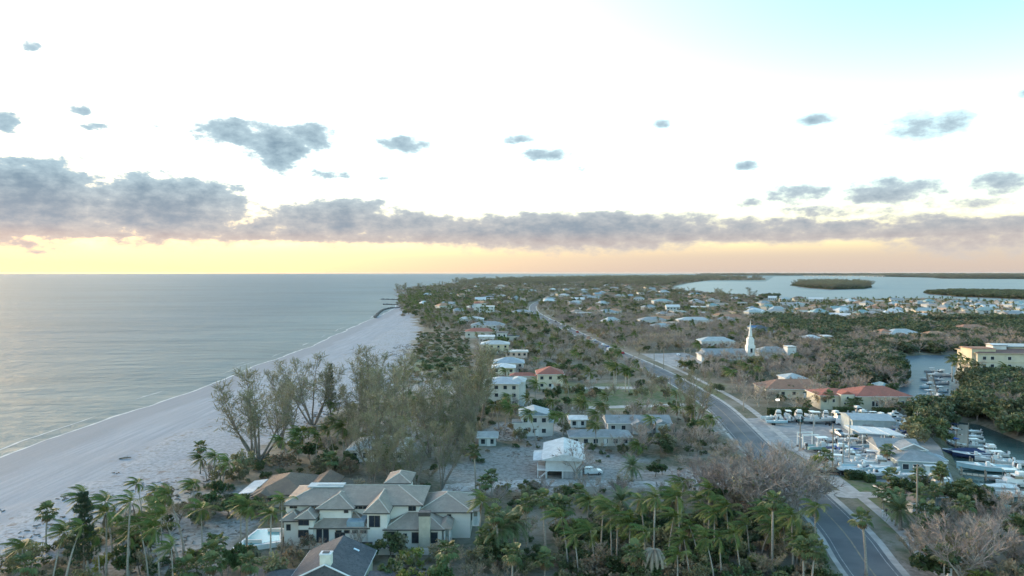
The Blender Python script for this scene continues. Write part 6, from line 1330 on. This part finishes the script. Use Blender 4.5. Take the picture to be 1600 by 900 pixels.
# storm litter: sticks and weed on the upper beach and the sandy lots
lit = MB(); rl_ = np.random.RandomState(9); cand = np.stack([rl_.uniform(-110, 70, 26000), rl_.uniform(112, 480, 26000)], 1)
bs_ = sdf(BEACHPOLY, cand); lots = np.maximum.reduce([sdf(pz(q_, 0), cand) for q_ in SANDY]); pat = vnoise(cand, 9, 21)
keepm = (((bs_ > -4) & (bs_ < 13)) & (pat > .5)) | ((lots > 0) & (pat > .62)) | ((bs_ > 13) & (bs_ < 30) & (pat > .86))
for (x, y) in cand[keepm][:3600]:
    l_, w_ = rl_.uniform(.3, 1.4), rl_.uniform(.08, .25); zz = min(0.0, SEA + max(0, x + 141) * .028) if x < -60 else 0.0
    lit.box((x, y, zz + .1), (l_, w_, rl_.uniform(.1, .28)), rl_.uniform(0, 3.1), 0, .7)
tag(lit.build('storm_litter', mat('litter_brown', (.12, .10, .08), (.20, .175, .15), .05, rough=.95)), 'brown storm litter of sticks and weed strewn over the sand', 'debris', kind='stuff')
# the largest of each kind become things, the rest one mass
MAXN = {'coconut': 170, 'sabal': 120, 'date': 30, 'royal': 20, 'bare': 190, 'browned': 170, 'casuarina': 60, 'leafy': 230, 'mangrove': 150, 'shrub': 290, 'norfolk': 4}
mass = {}
for kd in MAXN:
    L_ = [p for p in PL if p[0] == kd]; L_.sort(key=lambda p: -p[3] / p[2] * (1.0 if abs(p[1]) < .78 * p[2] else .2)); n = 0
    for p in L_:
        z_ = p[6] if len(p) > 6 else 0.0; inframe = abs(p[1]) < .78 * p[2]
        if n < MAXN[kd] and p[2] < 700 and inframe:
            var = p[5]; tree(kd, (p[1], p[2], z_), p[3], var, None, p[4], zone(p[1], p[2]), detail=p[2] < 150 and kd in TOPS); n += 1
        else: mass.setdefault(kd, []).append((p[1], p[2], z_, p[3], p[4]))
# ------------------------------------------------------------------ the woods that read as one mass
def mass_object(name, kinds, seed):
    r = random.Random(seed); srcs = []; base = {}
    for kd in kinds:
        base[kd] = len(srcs)
        for i, (tm_, cm_) in enumerate(LIB[kd]):
            mats_ = []; parts = [(tm_, Matrix.Identity(4))]
            top_ = TOPS[kd][i] if kd in TOPS else None
            parts.append((cm_, Matrix.Translation(top_) if top_ is not None else Matrix.Identity(4)))
            mb = MB()
            for me_, mx in parts:
                off = len(mats_); mats_ += list(me_.materials); mi = [0] * len(me_.polygons); me_.polygons.foreach_get('material_index', mi); o = len(mb.v)
                mb.v.extend([tuple(mx @ v_.co) for v_ in me_.vertices])
                for pl_, m_ in zip(me_.polygons, mi): mb.f.append(tuple(k + o for k in pl_.vertices)); mb.m.append(m_ + off)
            srcs.append(bpy.data.objects.new(name + '_source', mb.mesh(name + '_source', mats_)))
    co, rot, scl, idx_ = [], [], [], []
    for kd in kinds:
        for (x, y, z_, h, w) in mass.get(kd, []):
            s_ = h / NOMH[kd]; co.append((x, y, z_)); rot.append((0, 0, r.uniform(-.5, .5) if kd in TOPS else r.uniform(0, 6.28))); scl.append((s_ * w, s_ * w, s_)); idx_.append(base[kd] + r.randrange(len(LIB[kd])))
    me_ = bpy.data.meshes.new(name); me_.from_pydata(co, [], [])
    for nm, typ, dat, fld in (('rot', 'FLOAT_VECTOR', rot, 'vector'), ('scl', 'FLOAT_VECTOR', scl, 'vector'), ('pick', 'INT', idx_, 'value')):
        at_ = me_.attributes.new(nm, typ, 'POINT'); at_.data.foreach_set(fld, np.array(dat).ravel())
    o = put(name, me_); ng = bpy.data.node_groups.new(name + '_planting', 'GeometryNodeTree')
    ng.interface.new_socket('Geometry', in_out='INPUT', socket_type='NodeSocketGeometry'); ng.interface.new_socket('Geometry', in_out='OUTPUT', socket_type='NodeSocketGeometry')
    gi, go = ng.nodes.new('NodeGroupInput'), ng.nodes.new('NodeGroupOutput'); g2i = ng.nodes.new('GeometryNodeGeometryToInstance')
    for s_ in reversed(srcs):
        oi = ng.nodes.new('GeometryNodeObjectInfo'); oi.inputs['Object'].default_value = s_; oi.inputs['As Instance'].default_value = False
        gg_ = ng.nodes.new('GeometryNodeGeometryToInstance'); ng.links.new(oi.outputs['Geometry'], gg_.inputs[0])
        if 'jn' not in locals(): jn = ng.nodes.new('GeometryNodeJoinGeometry')
        ng.links.new(gg_.outputs[0], jn.inputs[0])
    ip = ng.nodes.new('GeometryNodeInstanceOnPoints'); ip.inputs['Pick Instance'].default_value = True
    def na(nm, typ):
        n = ng.nodes.new('GeometryNodeInputNamedAttribute'); n.data_type = typ; n.inputs['Name'].default_value = nm; return n.outputs[0]
    ng.links.new(gi.outputs[0], ip.inputs['Points']); ng.links.new(jn.outputs[0], ip.inputs['Instance']); ng.links.new(na('pick', 'INT'), ip.inputs['Instance Index'])
    er = ng.nodes.new('FunctionNodeEulerToRotation'); ng.links.new(na('rot', 'FLOAT_VECTOR'), er.inputs[0]); ng.links.new(er.outputs[0], ip.inputs['Rotation']); ng.links.new(na('scl', 'FLOAT_VECTOR'), ip.inputs['Scale'])
    ng.links.new(ip.outputs[0], go.inputs[0]); md = o.modifiers.new('planting', 'NODES'); md.node_group = ng
    return o
for nm, kk, lb, ct in (('woodland', ('leafy', 'bare', 'browned', 'casuarina'), 'distant mixed woodland of bare and leafy trees covering the island', 'woodland'), ('mangrove_belt', ('mangrove',), 'dense dark mangrove growth along the canals, spits and islets', 'mangroves'), ('palm_growth', ('coconut', 'sabal', 'date'), 'far palms scattered over headland and canal district', 'palms'), ('undergrowth', ('shrub',), 'low shrub undergrowth between trees and houses', 'undergrowth')):
    if any(k in mass for k in kk): tag(mass_object(nm, kk, 4), lb, ct, kind='stuff')
print('PLACES', len(PL), {k: len(v) for k, v in mass.items()})
# ------------------------------------------------------------------ sea air
hm = bpy.data.materials.new('sea_air'); hm.use_nodes = True; ht = hm.node_tree; ht.nodes.clear()
pv = ht.nodes.new('ShaderNodeVolumePrincipled'); pv.inputs['Color'].default_value = (.66, .72, .76, 1); pv.inputs['Density'].default_value = 1.2e-5; pv.inputs['Anisotropy'].default_value = .1
ho = ht.nodes.new('ShaderNodeOutputMaterial'); ht.links.new(pv.outputs[0], ho.inputs['Volume'])
tag(MB().box((0, 12300, (SEA - 5 + 54) / 2), (62000, 28000, 54 - SEA + 5)).build('haze', hm), kind='stuff')
